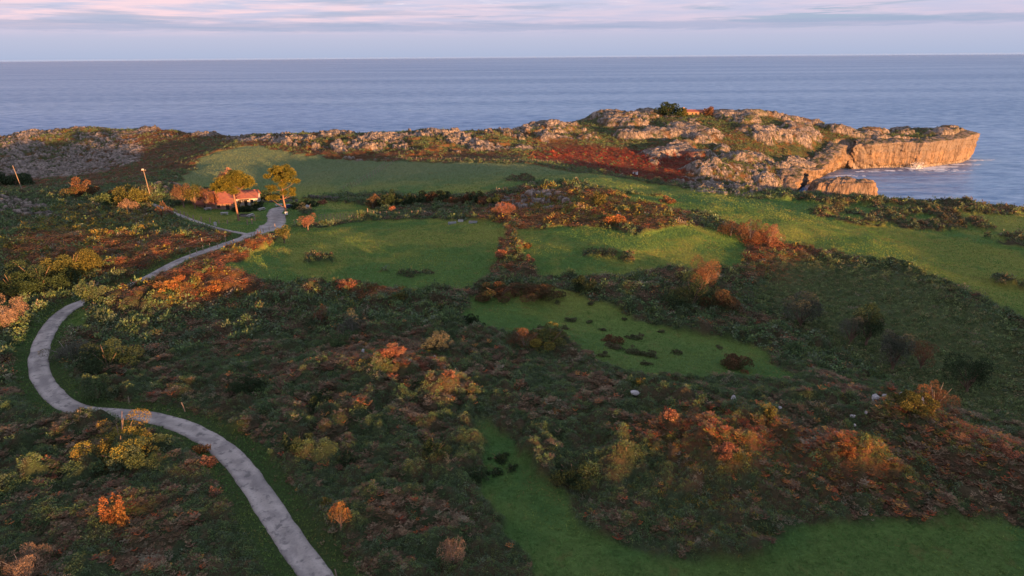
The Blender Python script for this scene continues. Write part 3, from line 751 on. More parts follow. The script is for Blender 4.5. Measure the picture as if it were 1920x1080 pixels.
def build_islet():
    A = np.array(w2(1522, 369)); Bp = np.array(w2(1652, 375)); ctr = (A+Bp)/2+np.array([0, 5.]); ax = (Bp-A)/2
    L = np.hypot(*ax); ax = ax/L; ay = np.array([-ax[1], ax[0]])
    na, nt = 340, 46; a = np.linspace(0, 2*math.pi, na, endpoint=False); rows = []
    ztop = PY(1590, 337, ctr[1])[2]*1.12
    for i in range(nt):
        t = i/(nt-1)
        if t < .6: rr = 1.0-.16*(t/.6)+.0; z = -1.5+(ztop*.82+1.5)*(t/.6)
        else: u = (t-.6)/.4; rr = .84*(1-u)+.001; z = ztop*.82+ztop*.18*math.sin(u*math.pi/2)
        ca, sa = np.cos(a), np.sin(a); se = (np.abs(ca)**2.8+np.abs(sa)**2.8)**(-1/2.8)
        cx = ca*se*rr*(L+.8); cy = sa*se*rr*6.5
        rim = min(1, (1-t)/.35)
        dsp = 1+rim*(.16*fbm(a*9, a*0+z*.4, 3, 3, 501)+.12*(ridged(a*12, a*0+z*.3, 3.2, 2, 502)-.5))
        zz = z+(t > .25)*1.1*fbm(cx, cy, 4, 3, 503)+(t > .5)*1.1*(ridged(cx, cy, 3.2, 2, 504)-.6)-.8*ss(cx/L, .2, -1.)*(t > .5)
        q = ctr+np.outer(cx*dsp, ax)+np.outer(cy*dsp, ay); rows.append(np.column_stack([q, np.broadcast_to(zz, na)]))
    V = np.array(rows); n, m = V.shape[:2]; i = np.arange(n*m).reshape(n, m); j = np.roll(i, -1, 1)
    f = np.stack([i[:-1], j[:-1], j[1:], i[1:]], -1).reshape(-1, 4)
    o = mesh_obj('rock_islet', V, f, ROCK, smooth=True)
    tag(o, 'low craggy limestone islet in the cove in front of the sea cliffs', 'rock')
CP, CN = build_cliffs(); build_islet()
def build_foam():
    m, t, b = new_mat('foam'); b.inputs['Base Color'].default_value = (.62, .64, .66, 1)
    V = []
    def patch(px, py, rx, ry, th, seed):
        x0, y0 = w2(px, py); g = .45
        xs, ys = np.meshgrid(np.arange(-rx, rx, g), np.arange(-ry, ry, g))
        X = xs+x0; Y = ys+y0
        e = 1-(xs/rx)**2-(ys/ry)**2
        k = (fbm(X, Y*1.6, 4, 3, seed)+.55*e-.35 > th) & (e > 0)
        for x, y in zip(X[k], Y[k]):
            V.extend([(x-g*.5, y-g*.5, .1), (x+g*.5, y-g*.5, .1), (x+g*.5, y+g*.5, .14), (x-g*.5, y+g*.5, .14)])
    for q in ((1735, 316, 13, 7, -.12, 1), (1765, 313, 14, 6, .0, 2), (1712, 316, 8, 6, .0, 3), (1800, 309, 16, 4, .05, 4), (1668, 320, 12, 4, .12, 5), (1622, 322, 14, 4, .15, 6), (1832, 301, 10, 5, .15, 7),
              (1665, 374, 6, 7, .0, 8), (1500, 369, 7, 4, -.05, 9), (1585, 330, 14, 5, .22, 10), (1760, 320, 26, 8, .24, 11), (1851, 300, 5, 2, .0, 12)): patch(*q)
    # breaking splash against the wall
    x0, y0 = w2(1722, 317)
    for i in range(700):
        h = abs(rng.normal())*1.9; a = rng.normal()*1.6; dd = rng.normal()*1.0
        c = np.array([x0+a*(1+h*.2), y0+1.5+dd, .2+h]); s = .18
        u1 = unit(rng.normal(size=3))*s; u2 = unit(rng.normal(size=3))*s
        V.extend([c-u1, c+u2, c+u1, c-u2])
    V = np.array(V); o = mesh_obj('sea_foam', V, quads(len(V)), m); tag(o, 'white surf breaking along the foot of the cliffs', 'foam', kind='stuff')
build_foam()
print('coast', round(time.time()-T0, 1))
# ------------------------------------------------------------------ trees and shrubs
def mat_plain(name, c, rough=.85, nscale=2., amt=.35, stretch=(1, 1, 1)):
    m, t, b = new_mat(name); p = t.new('ShaderNodeTexCoord').outputs['Object']
    n = t.noise(t.mapping(p, stretch), nscale, 4, .65)
    f = t.math('MULTIPLY_ADD', n, 2*amt, 1-amt)
    cc = t.mix(1., c, t.comb(f, f, f), 'MULTIPLY'); t.l.new(cc, b.inputs['Base Color']); b.inputs['Roughness'].default_value = rough
    bump(t, b, n, .02); return m
BARK = mat_plain('bark', (.16, .11, .08), .9, 3, .5, (3, 3, .6)); GREYBARK = mat_plain('grey_bark', (.20, .17, .15), .9, 3, .4, (3, 3, .6)); PINEBARK = mat_plain('pine_bark', (.20, .11, .075), .9, 2.5, .5, (3, 3, .7))
def tube(path, radii, sides=7):
    path = np.array(path, float); V = []; F = []
    for i, p in enumerate(path):
        d = unit(path[min(i+1, len(path)-1)]-path[max(i-1, 0)]); u = unit(np.cross(d, [.3, 1, .2])); w = np.cross(d, u)
        for k in range(sides):
            a = 2*math.pi*k/sides; V.append(p+radii[i]*(math.cos(a)*u+math.sin(a)*w))
    for i in range(len(path)-1):
        for k in range(sides):
            a, b = i*sides+k, i*sides+(k+1) % sides; F.append((a, b, b+sides, a+sides))
    return V, F
class Geo:
    def __init__(s): s.v = []; s.f = []
    def add(s, V, F):
        o = len(s.v); s.v += [tuple(float(c) for c in q) for q in V]; s.f += [tuple(i+o for i in f) for f in F]
    def tube(s, path, radii, sides=7): s.add(*tube(path, radii, sides))
    def box(s, x0, x1, y0, y1, z0, z1):
        V = [(x, y, z) for z in (z0, z1) for y in (y0, y1) for x in (x0, x1)]
        s.add(V, [(0, 2, 3, 1), (4, 5, 7, 6), (0, 1, 5, 4), (2, 6, 7, 3), (0, 4, 6, 2), (1, 3, 7, 5)])
    def build(s, name, mat, parent=None, smooth=False): return mesh_obj(name, np.array(s.v), s.f, mat, parent, smooth=smooth)
def leaves(blobs, n, leaf, pal, w=None, vary=.25, up=.3, narrow=.7):
    """leaf faces spread through overlapping lobes: blobs = (centre, radii)"""
    vol = np.array([b[1][0]*b[1][1]*b[1][2] for b in blobs])**.66; ids = rng.choice(len(blobs), n, p=vol/vol.sum())
    C_ = np.array([b[0] for b in blobs], float)[ids]; R_ = np.array([b[1] for b in blobs], float)[ids]
    d = rng.normal(size=(n, 3)); d[:, 2] += .25; d /= np.linalg.norm(d, axis=1)[:, None]
    rr = rng.uniform(.45, 1.0, n)**.5
    o = C_+d*R_*rr[:, None]
    e = d*.7+rng.normal(size=(n, 3))*.8+[0, 0, up]; e /= np.linalg.norm(e, axis=1)[:, None]
    s = np.cross(e, rng.normal(size=(n, 3))); s /= np.linalg.norm(s, axis=1)[:, None]
    L = (leaf*rng.uniform(.7, 1.4, n))[:, None]; Wd = L*narrow
    V = np.stack([o, o+e*L*.45+s*Wd*.5, o+e*L, o+e*L*.45-s*Wd*.5], 1)
    lobe = pick(pal, len(blobs), w)[ids]; own = pick(pal, n, w); c = (lobe*.6+own*.4)*np.clip(1+vary*rng.normal(size=(n, 1)), .35, 2)
    return V.reshape(-1, 3), np.repeat(c, 4, axis=0)
PAL = {'scrub': [(.08, .085, .04), (.065, .08, .038), (.10, .08, .05), (.07, .10, .04)], 'flame': [(.30, .085, .035), (.24, .06, .03), (.33, .14, .04), (.14, .06, .03)], 'green': GREENS, 'dark': [(.022, .040, .016), (.030, .050, .020), (.040, .058, .028)], 'grey': [(.075, .085, .06), (.055, .065, .045), (.10, .10, .075)],
       'orange': [(.28, .10, .035), (.20, .07, .03), (.30, .15, .04), (.12, .07, .03), (.07, .07, .03)], 'yellow': [(.20, .165, .03), (.13, .13, .03), (.19, .12, .03), (.07, .09, .03), (.055, .078, .03)], 'rust': [(.15, .075, .04), (.20, .09, .04), (.10, .06, .035)],
       'tan': [(.22, .15, .10), (.17, .11, .075), (.28, .18, .11)], 'pine': [(.085, .085, .018), (.13, .115, .020), (.05, .065, .018), (.17, .14, .022)],
       'olive': [(.085, .085, .022), (.12, .10, .025), (.06, .07, .022)], 'coral': [(.27, .105, .065), (.20, .075, .045), (.13, .07, .045), (.24, .13, .08)], 'mixed': [(.05, .06, .025), (.16, .07, .035), (.09, .06, .03)]}
def place(px, py):
    q = unproj([px], [py])[0]; z = float(height(q[:1], q[1:])[0]); k = math.sqrt(q[0]**2+q[1]**2+(HC-z)**2)/FPX
    return q[0], q[1], z, k
def stems(e, w, h, n, mat, r=.05):
    g = Geo()
    for i in range(n):
        a = rng.random()*6.28; k = rng.uniform(.25, .75)
        top = np.array([math.cos(a)*w*.5*k, math.sin(a)*w*.5*k, h*rng.uniform(.6, .9)])
        mid = top*[.4, .4, .5]
        g.tube([(0, 0, -.3), mid, top], [r, r*.7, r*.25], 5)
    return g.build('stem', mat, e)
def shrub(px, py, wpx, hpx, pal, label, cat='shrub', name='shrub', group=None, lobes=9, leaf=None, twig=False, dens=1., Y=None):
    x, y, z, k = place(px, py)
    if Y:
        x, y, _ = PY(px, py, Y); z = float(height(np.array([x]), np.array([y]))[0]); k = Y/1212.
    w = wpx*k; h = hpx*k*1.0
    e = empty(name, (x, y, z-.15)); tag(e, label, cat, group)
    R = w/2; blobs = []
    for i in range(lobes*2):
        a = rng.random()*6.28; q = math.sqrt(rng.random())*.95; s = rng.uniform(.13, .34)
        cz = h*rng.uniform(.10, .95)*(1-.55*q*q)
        blobs.append(((math.cos(a)*R*q, math.sin(a)*R*q, cz), (R*s, R*s, max(.15, h*s*.8))))
    blobs.append(((R*rng.uniform(-.2, .2), 0, h*.3), (R*.6, R*.6, h*.33)))
    lf = leaf or max(.13, k*1.9)
    n = int(min(9000, 2.6*dens*(w*h*2+w*w)/(lf*lf)))
    V, C = leaves(blobs, n, lf, PAL[pal], narrow=.26 if twig else .7, up=.9 if twig else .3)
    V[:, 2] = np.maximum(V[:, 2], .05)
    mesh_obj('foliage', V, quads(len(V)), LEAF, e, col=C)
    stems(e, w, h, 5, GREYBARK if twig else BARK, max(.03, w*.012))
    return e
def small_tree(px, py, wpx, hpx, pal, label, trunk=.35, name='tree', cat='tree', group=None, twig=False, dens=1., lobes=11, mat=None, lean=0.):
    x, y, z, k = place(px, py); w = wpx*k; h = hpx*k
    e = empty(name, (x, y, z-.1)); tag(e, label, cat, group); R = w/2; h0 = h*trunk
    g = Geo(); top = np.array([lean*h, 0, h*.75])
    g.tube([(0, 0, -.3), (lean*h*.2, .05, h0*.5), (lean*h*.45, 0, h0), top], [h*.030+.05, h*.026+.04, h*.022+.03, .03], 8)
    blobs = []
    for i in range(lobes):
        a = 2*math.pi*i/lobes+rng.random()*.6; q = rng.uniform(.25, .72); s = rng.uniform(.26, .42)
        c = np.array([math.cos(a)*R*q+lean*h*.8, math.sin(a)*R*q, h0+(h-h0)*rng.uniform(.3, .78)])
        blobs.append((c, (R*s, R*s, (h-h0)*s*.75)))
        g.tube([(lean*h*.4, 0, h0*.85), (c*[.5, .5, 1]+[0, 0, h0*.6]*np.array([0, 0, 1]))*[1, 1, .55], c], [h*.014+.03, h*.010+.02, .015], 5)
    g.build('trunk', mat or BARK, e, True)
    lf = max(.14, k*1.8); n = int(min(9000, 2.4*dens*(1.5 if twig else 1)*(w*(h-h0)*2)/(lf*lf)))
    V, C = leaves(blobs, n, lf, PAL[pal], narrow=.26 if twig else .7, up=.6 if twig else .3)
    mesh_obj('crown', V, quads(len(V)), LEAF, e, col=C)
    return e
def pine(px, py, puffs, trunk_pts, label, bare=()):
    """trunk_pts / puffs in pixels relative to the trunk foot (x right, y up); depth in metres"""
    x, y, z, k = place(px, py); e = empty('pine_tree', (x, y, z-.1)); tag(e, label, 'pine tree')
    g = Geo(); tp = [np.array([a*k, 0, b*k]) for a, b, r in trunk_pts]
    g.tube([tp[0]-[0, 0, .4]]+tp, [trunk_pts[0][2]*1.2]+[r for a, b, r in trunk_pts], 10)
    blobs = []
    for (a, b, ra, rb, dy) in puffs:
        c = np.array([a*k, dy, b*k]); blobs.append((c, (ra*k, ra*k*1.0, rb*k)))
        # each limb leaves the trunk below its puff
        j = min(range(len(tp)), key=lambda i: abs(tp[i][2]-(c[2]-abs(c[0]-tp[i][0])*.5)))
        s = tp[j]; m = s*.5+c*.5+[0, 0, -.25]
        g.tube([s, m, c], [.09, .06, .03], 6)
    for (a0, b0, a1, b1, a2, b2) in bare: g.tube([(a0*k, 0, b0*k), (a1*k, -.2, b1*k), (a2*k, -.3, b2*k)], [.10, .07, .02], 6)
    g.build('trunk', PINEBARK, e, True)
    # needle tufts gathered in small round pads
    pads = []
    for c, r in blobs:
        for i in range(int(9+5.0*r[0]*r[0])):
            d = unit(rng.normal(size=3)+[0, 0, .35]); pads.append((c+d*np.array(r)*rng.uniform(.35, 1.), (.66, .66, .42)))
    V, C = leaves(pads, len(pads)*70, .34, PAL['pine'], narrow=.42, up=.7, vary=.22)
    mesh_obj('crown', V, quads(len(V)), LEAF, e, col=C)
    return e
P1 = [(-30, 62, 10, 6, 1.), (-18, 70, 11, 8, -1.), (-4, 78, 12, 8, .5), (8, 82, 10, 7, -1.), (-10, 60, 10, 7, -1.5), (4, 66, 12, 8, -1.), (17, 74, 11, 7, 0), (25, 64, 9, 6, .6), (12, 60, 10, 6, 1.5), (-2, 52, 8, 6, -.6),
      (-38, 56, 7, 4, 1.5), (-24, 54, 8, 5, 0), (29, 70, 7, 5, -1.), (0, 74, 12, 8, 2.4), (-16, 64, 11, 7, 2.6), (14, 70, 10, 7, 2.5)]
pine(448, 413, P1, [(0, 0, .32), (-1, 14, .28), (-2, 34, .25), (-3, 50, .22), (-2, 66, .16), (0, 80, .06)], 'tall umbrella pine with dark left crown beside the red-roofed farmhouse',
     bare=[(-2, 42, 10, 48, 20, 52), (-2, 36, -6, 40, -9, 42)])
P2 = [(-14, 76, 9, 7, 0), (-4, 82, 10, 7, -.8), (8, 82, 9, 7, .5), (17, 74, 8, 7, 0), (-8, 66, 8, 7, -1.), (4, 68, 10, 7, 0), (14, 64, 8, 7, -.7), (22, 60, 6, 4, .4), (-24, 69, 6, 4, 0), (-20, 48, 9, 6, -.4), (0, 54, 7, 6, -.4),
      (-26, 31, 7, 4, .3), (-14, 32, 7, 4, -.3), (15, 38, 5, 3.5, 0), (0, 40, 6, 5, .3), (16, 46, 4, 3, 0), (2, 76, 9, 7, 2.), (-10, 72, 8, 6, 2.), (12, 72, 8, 6, -2.)]
pine(537, 404, P2, [(0, 0, .30), (-.5, 14, .27), (-2, 30, .23), (-2, 46, .18), (0, 62, .13), (2, 78, .05)], 'tall loose-crowned pine with low side branches beside the forecourt', bare=[(-1, 30, 4, 34, 8, 38)])
TREES = [
 (436, 378, 44, 62, 'coral', 'orange leafy tree rising behind the farmhouse roof', .3, False),
 (345, 389, 36, 40, 'rust', 'leftmost rusty tree of the row left of the farmhouse', .25, True),
 (366, 391, 38, 42, 'olive', 'olive tinted tree second in the row left of the farmhouse', .25, False),
 (387, 392, 34, 38, 'rust', 'rusty brown tree against the brick end of the farmhouse', .25, True),
 (403, 391, 22, 30, 'coral', 'small orange tree touching the farmhouse brick wall', .25, False),
 (578, 434, 37, 33, 'coral', 'round bare coral tree at the corner of the left meadow', .25, True),
 (533, 454, 30, 32, 'olive', 'bushy olive orange tree by the track beside the left meadow', .2, False),
 (735, 405, 14, 15, 'coral', 'tiny orange tree in front of the dark hedge', .35, False),
 (1316, 562, 80, 76, 'rust', 'large half bare tree where the lit meadow meets the thicket', .12, True),
 (642, 1012, 46, 56, 'orange', 'small bright orange tree beside the road near the frame bottom', .30, True),
 (1500, 618, 78, 62, 'grey', 'first dark tree of the valley row, nearest the lit slope', .15, False),
 (1592, 655, 52, 62, 'grey', 'bare grey twiggy tree in the valley row', .15, True),
 (1622, 658, 58, 68, 'dark', 'dark green tree right behind the bare grey one in the valley', .15, False),
 (1672, 700, 62, 74, 'grey', 'tall grey green tree in the middle of the valley row', .15, False),
 (1725, 696, 50, 44, 'rust', 'dull brown rounded tree in the valley row', .15, True),
 (1812, 738, 78, 60, 'dark', 'isolated round dark tree at the valley end on the right', .10, False)]
for px, py, w, h, pal, lab, tr, tw in TREES: small_tree(px, py, w, h, pal, lab, tr, twig=tw)
SH = [
 (253, 392, 62, 42, 'olive', 'large round ochre bush beside the upper lane', 0), (222, 380, 34, 22, 'mixed', 'brownish bush left of the large ochre bush', 0),
 (155, 372, 50, 26, 'mixed', 'dark bush with orange top on the left hill crest', 0), (244, 402, 30, 22, 'tan', 'pale tan bush below the large ochre bush', 1),
 (310, 408, 30, 24, 'rust', 'rusty bush on the lane bend below the rocky knoll', 1), (200, 388, 44, 20, 'green', 'low green bush on the left hill crest', 0),
 (18, 622, 62, 44, 'tan', 'pinkish bare bush at the left frame edge', 1), (205, 695, 90, 48, 'dark', 'broad dark bush inside the road bend', 0), (185, 752, 56, 44, 'green', 'green bush with yellow tips inside the road bend', 0),
 (130, 672, 84, 30, 'grey', 'pale grey heathery bush beside the curving road', 1), (232, 862, 132, 58, 'yellow', 'bright yellow leafy shrub in the near road bend', 0), (240, 880, 90, 36, 'green', 'dark green shrub under the bright yellow one', 0),
 (225, 1000, 38, 62, 'orange', 'flame orange bracken spire in the near left thicket', 0), (48, 1085, 76, 44, 'tan', 'bare grey twig bush in the bottom left corner', 1), (850, 1070, 52, 52, 'tan', 'bare ochre twig bush near the bottom centre', 1),
 (820, 668, 60, 32, 'grey', 'rounded grey green bush above the coral bracken patch', 0), (662, 634, 54, 44, 'grey', 'grey green bush with pale twigs in the mid thicket', 1), (600, 616, 40, 44, 'rust', 'upright rusty bush in the mid thicket', 1),
 (635, 658, 52, 34, 'green', 'bright green gorse cushion in the mid thicket', 0), (985, 662, 70, 38, 'mixed', 'purplish bush at the left end of the gold-topped hedge', 1), (1030, 660, 90, 34, 'yellow', 'gold-topped hedge bush on the edge of the central meadow', 0),
 (1370, 444, 44, 36, 'mixed', 'dark leftmost bush of the russet trio on the meadow rim', 1), (1406, 455, 52, 44, 'rust', 'middle bush of the russet trio on the meadow rim', 1), (1440, 460, 46, 40, 'coral', 'rightmost pinkish bush of the russet trio on the meadow rim', 1),
 (945, 408, 46, 30, 'coral', 'orange lit scrub at the foot of the rocky knoll', 1), (1120, 395, 34, 22, 'olive', 'olive bush on top of the knoll', 0), (1150, 425, 46, 22, 'orange', 'orange bush between knoll and lit meadow', 0),
 (1250, 380, 30, 12, 'rust', 'low rusty bush on the upper meadow rim', 0), (700, 392, 30, 26, 'mixed', 'purple brown round bush at the left end of the hedge', 1),
 (560, 392, 28, 14, 'dark', 'dark clipped bush right of the forecourt pine', 0), (584, 388, 32, 16, 'dark', 'second dark bush further right of the forecourt pine', 0), (575, 402, 34, 20, 'grey', 'grey bush behind the coral tree', 1),
 (843, 405, 12, 7, 'coral', 'tiny orange mound bush beside the meadow troughs', 0), (502, 375, 44, 16, 'dark', 'dark bush clump on the grass behind the farmhouse', 0), (605, 382, 16, 10, 'coral', 'small reddish bush in the weeds right of the farmhouse', 0),
 (1183, 738, 40, 26, 'green', 'green bush beside the small pale rocks in the centre right', 0), (1200, 745, 22, 20, 'olive', 'small olive bush beside the pale rocks', 0), (1745, 795, 70, 50, 'rust', 'brown twiggy bush right of the white boulders', 1),
 (1700, 800, 70, 26, 'olive', 'olive gold bush just below the white boulders', 0), (1440, 820, 22, 24, 'olive', 'small olive gold bush above the coral bracken on the right', 0),
 (470, 740, 70, 26, 'dark', 'dull green round bush in the thicket above the road', 0), (600, 765, 60, 26, 'dark', 'mid green bush in the centre left thicket', 0), (560, 860, 60, 30, 'dark', 'dark bush in the thicket right of the near road', 0),
 (820, 880, 46, 30, 'dark', 'dark spiky gorse bush left of the near meadow strip', 0), (650, 880, 44, 28, 'dark', 'spiky green gorse right of the near road', 0), (1075, 905, 90, 32, 'dark', 'round green shrub jutting into the near meadow strip', 0),
 (80, 545, 90, 50, 'dark', 'dark wood-like bush on the left slope above the road', 0), (140, 530, 80, 44, 'olive', 'olive gold bush left of where the road reappears', 0), (30, 560, 70, 40, 'dark', 'dark bush on the left slope at the frame edge', 0), (175, 583, 40, 40, 'green', 'green bush hiding the road crest', 0),
 (1150, 640, 40, 14, 'mixed', 'low brown bush in the lower part of the central meadow', 0), (885, 614, 52, 22, 'dark', 'dark mound bush at the left tip of the central meadow', 0), (1380, 690, 64, 30, 'mixed', 'dark bush at the lower edge of the central meadow', 0),
 (940, 560, 90, 26, 'mixed', 'left dark thicket bush above the central meadow', 0), (1010, 566, 90, 34, 'mixed', 'middle brown thicket bush above the central meadow', 0), (1100, 556, 60, 28, 'dark', 'right dark thicket bush above the central meadow', 0),
 (30, 348, 60, 24, 'dark', 'dark bush at the foot of the grey rocky hillside', 0),
 (1296, 580, 110, 52, 'dark', 'broad dark bush at the foot of the half bare tree', 0), (1350, 590, 80, 40, 'mixed', 'brownish bush right of the half bare tree', 0),
 (937, 492, 23, 17, 'coral', 'largest coral bush on the bank between the two lit meadows', 0), (992, 494, 23, 15, 'coral', 'coral bush on the left rim of the right lit meadow', 0), (941, 452, 14, 10, 'coral', 'small coral bush midway up the bank between the lit meadows', 0), (988, 464, 17, 10, 'orange', 'small orange bush inside the left rim of the right lit meadow', 0),
 (650, 556, 47, 15, 'coral', 'wide coral bush on the bank below the left meadow', 0), (705, 562, 51, 15, 'orange', 'long orange bush on the bank right of the wide coral one', 0), (755, 575, 28, 10, 'olive', 'small gold bush at the right end of the orange bank', 0),
 (378, 846, 31, 15, 'orange', 'orange bracken tuft on the left road verge, upper', 0), (392, 884, 31, 18, 'coral', 'coral bracken tuft on the left road verge below the orange one', 0), (408, 938, 20, 21, 'coral', 'thin bare orange twigs beside the left road verge', 1),
 (192, 792, 27, 14, 'orange', 'orange bracken tuft at the sharp road bend', 0), (1252, 832, 27, 18, 'coral', 'coral bracken tuft leftmost in the lit patch on the right', 0), (1402, 836, 34, 18, 'coral', 'coral bracken tuft high in the lit patch on the right', 0),
 (1355, 892, 39, 24, 'coral', 'biggest coral bracken clump of the lit patch on the right', 0), (1486, 925, 23, 18, 'tan', 'tan fern clump low in the lit patch on the right', 1), (1578, 892, 31, 18, 'orange', 'orange bracken clump left of the golden slope', 0), (1872, 892, 31, 24, 'coral', 'coral bracken clump near the right frame edge', 0),
 (738, 700, 47, 20, 'coral', 'bright coral bracken clump in the centre, left part', 0), (790, 706, 44, 18, 'coral', 'bright coral bracken clump in the centre, right part', 0), (842, 742, 28, 14, 'coral', 'small coral bracken clump right below the central pair', 0), (1042, 780, 17, 8, 'orange', 'tiny orange bracken tuft above the near meadow strip', 0),
 (612, 965, 20, 17, 'yellow', 'small yellow sprout above the bright orange roadside tree', 0), (400, 560, 47, 15, 'orange', 'orange bracken bank beside the road where the light ends', 0), (320, 565, 62, 18, 'orange', 'broad flame orange bracken bank by the upper road', 0)]
for px, py, w, h, pal, lab, tw in SH: shrub(px, py, w, h, pal, lab, twig=bool(tw))
# the long hedge, the farmhouse hedge, clumps on the meadows
for i in range(15):
    t = i/14; shrub(706+t*222+rng.uniform(-3, 3), 392-8*math.sin(t*2.6)+rng.uniform(-3, 6), rng.uniform(30, 42), rng.uniform(20, 30)*(1-.3*t), 'mixed' if rng.random() < .3 else 'dark',
                    'dark shrub in the long hedge beyond the left meadow', name='hedge_shrub', group='shrubs of the long dark hedge', lobes=6)
for i in range(8):
    t = i/7; shrub(441+t*48, 396-t*9+5*math.sin(t*3.1), 15, 13, 'dark', 'dark clipped shrub of the hedge in front of the farmhouse', name='hedge_shrub', group='clipped hedge in front of the farmhouse', lobes=4)
for px, py, w in ((1070, 600, 28), (1105, 603, 18), (1130, 617, 16), (1190, 632, 34), (1200, 627, 18), (1150, 652, 40), (1190, 662, 46), (1220, 668, 36), (1270, 664, 28), (1060, 622, 22), (1015, 618, 24), (1385, 640, 24), (1240, 622, 16), (1170, 600, 12), (1110, 575, 18), (1045, 575, 14), (1350, 655, 18), (1130, 668, 26), (1210, 683, 26)):
    shrub(px, py, w, w*.22+3, 'scrub', 'small dark bramble clump on the central green meadow', name='bramble', cat='bramble', group='bramble clumps on the central meadow', lobes=3, dens=.8)
for px, py, w in ((935, 862, 40), (900, 905, 40), (930, 890, 30), (960, 880, 24)):
    shrub(px, py, w, w*.4, 'dark', 'low dark bramble on the near meadow strip', name='bramble', cat='bramble', group='brambles on the near meadow strip', lobes=5)
print('plants', round(time.time()-T0, 1))
#SPLIT4
# ------------------------------------------------------------------ buildings
WALLM = mat_plain('white_render', (.46, .44, .41), .9, 1.2, .18); BRICKM = None
def brick_mat():
    m, t, b = new_mat('brick'); p = t.new('ShaderNodeTexCoord').outputs['Object']
    br = t.new('ShaderNodeTexBrick'); t.l.new(t.mapping(p, (1, 1, 1), (0, 0, 0), (math.pi/2, 0, 0)), br.inputs['Vector']); br.inputs['Scale'].default_value = 3.
    br.inputs['Color1'].default_value = (.22, .11, .08, 1); br.inputs['Color2'].default_value = (.17, .08, .06, 1); br.inputs['Mortar'].default_value = (.3, .25, .2, 1)
    n = t.noise(p, 1.1, 4, .6); c = t.mix(t.mapr(n, .55, .7, 0, .6), br.outputs[0], (.35, .28, .22)); t.l.new(c, b.inputs['Base Color']); return m
def tile_mat():
    m, t, b = new_mat('roof_tiles'); p = t.new('ShaderNodeTexCoord').outputs['Object']
    wv_ = t.new('ShaderNodeTexWave'); wv_.bands_direction = 'X'; t.l.new(p, wv_.inputs['Vector']); wv_.inputs['Scale'].default_value = 1.4; wv_.inputs['Distortion'].default_value = .6
    n = t.noise(p, 1.5, 5, .65)
    c = t.mix(t.mapr(n, .35, .7), (.34, .115, .075), (.22, .085, .065)); c = t.mix(t.math('MULTIPLY', wv_.outputs['Fac'], .35), c, (.16, .07, .055)); t.l.new(c, b.inputs['Base Color'])
    bump(t, b, wv_.outputs['Fac'], .06); return m
BRICKM = brick_mat(); TILEM = tile_mat()
DARKM = mat_plain('dark_opening', (.03, .028, .028), .5); WOODM = mat_plain('weathered_wood', (.23, .17, .13), .9, 4, .35, (2, 2, .4)); DWOOD = mat_plain('dark_wood', (.10, .06, .04), .8)
PALEM = mat_plain('pale_concrete', (.34, .33, .32), .9, 2, .2); WHITEM = mat_plain('white_paint', (.5, .5, .5), .5, 2, .08); GREYM = mat_plain('grey_metal', (.22, .23, .24), .5); BLUEM = mat_plain('blue_paint', (.03, .06, .11), .35)
def block(e, x0, x1, y0, y1, eave, ridge, wallm, along='x', ov=.45, base=-1.2, roofname='roof'):
    """walls with gables, and an overhanging two-slope roof with real thickness"""
    g = Geo(); th = .16
    if along == 'x':
        ym = (y0+y1)/2
        V = [(x0, y0, base), (x1, y0, base), (x1, y1, base), (x0, y1, base), (x0, y0, eave), (x1, y0, eave), (x1, y1, eave), (x0, y1, eave), (x0, ym, ridge-.05), (x1, ym, ridge-.05)]
        F = [(0, 1, 5, 4), (2, 3, 7, 6), (1, 2, 6, 9, 5), (3, 0, 4, 8, 7)]
        r = [(x0-ov, y0-ov), (x1+ov, y0-ov), (x1+ov, ym), (x0-ov, ym), (x0-ov, y1+ov), (x1+ov, y1+ov)]
    else:
        xm = (x0+x1)/2
        V = [(x0, y0, base), (x1, y0, base), (x1, y1, base), (x0, y1, base), (x0, y0, eave), (x1, y0, eave), (x1, y1, eave), (x0, y1, eave), (xm, y0, ridge-.05), (xm, y1, ridge-.05)]
        F = [(0, 1, 5, 8, 4), (2, 3, 7, 9, 6), (1, 2, 6, 5), (3, 0, 4, 7)]
        r = [(x0-ov, y1+ov), (x0-ov, y0-ov), (xm, y0-ov), (xm, y1+ov), (x1+ov, y1+ov), (x1+ov, y0-ov)]
    g.add(V, F); w = g.build('wall', wallm, e)
    half = (y1-y0)/2 if along == 'x' else (x1-x0)/2
    lo = eave-(ridge-eave)/half*ov+.08; hi = ridge+.08
    zz = [lo, lo, hi, hi, lo, lo]; top = [(a, b, z+th) for (a, b), z in zip(r, zz)]; bot = [(a, b, z) for (a, b), z in zip(r, zz)]
    g = Geo(); g.add(top+bot, [(0, 1, 2, 3), (3, 2, 5, 4), (9, 8, 7, 6), (10, 11, 8, 9), (0, 6, 7, 1), (4, 5, 11, 10), (1, 7, 8, 2), (2, 8, 11, 5), (3, 9, 6, 0), (4, 10, 9, 3)])
    # ridge capping and rolls of barrel tile
    a, b = top[2], top[3]; g.tube([np.array(b)+[0, 0, .03], np.array(a)+[0, 0, .03]], [.11, .11], 6)
    rf = g.build(roofname, TILEM, e)
    return w, rf
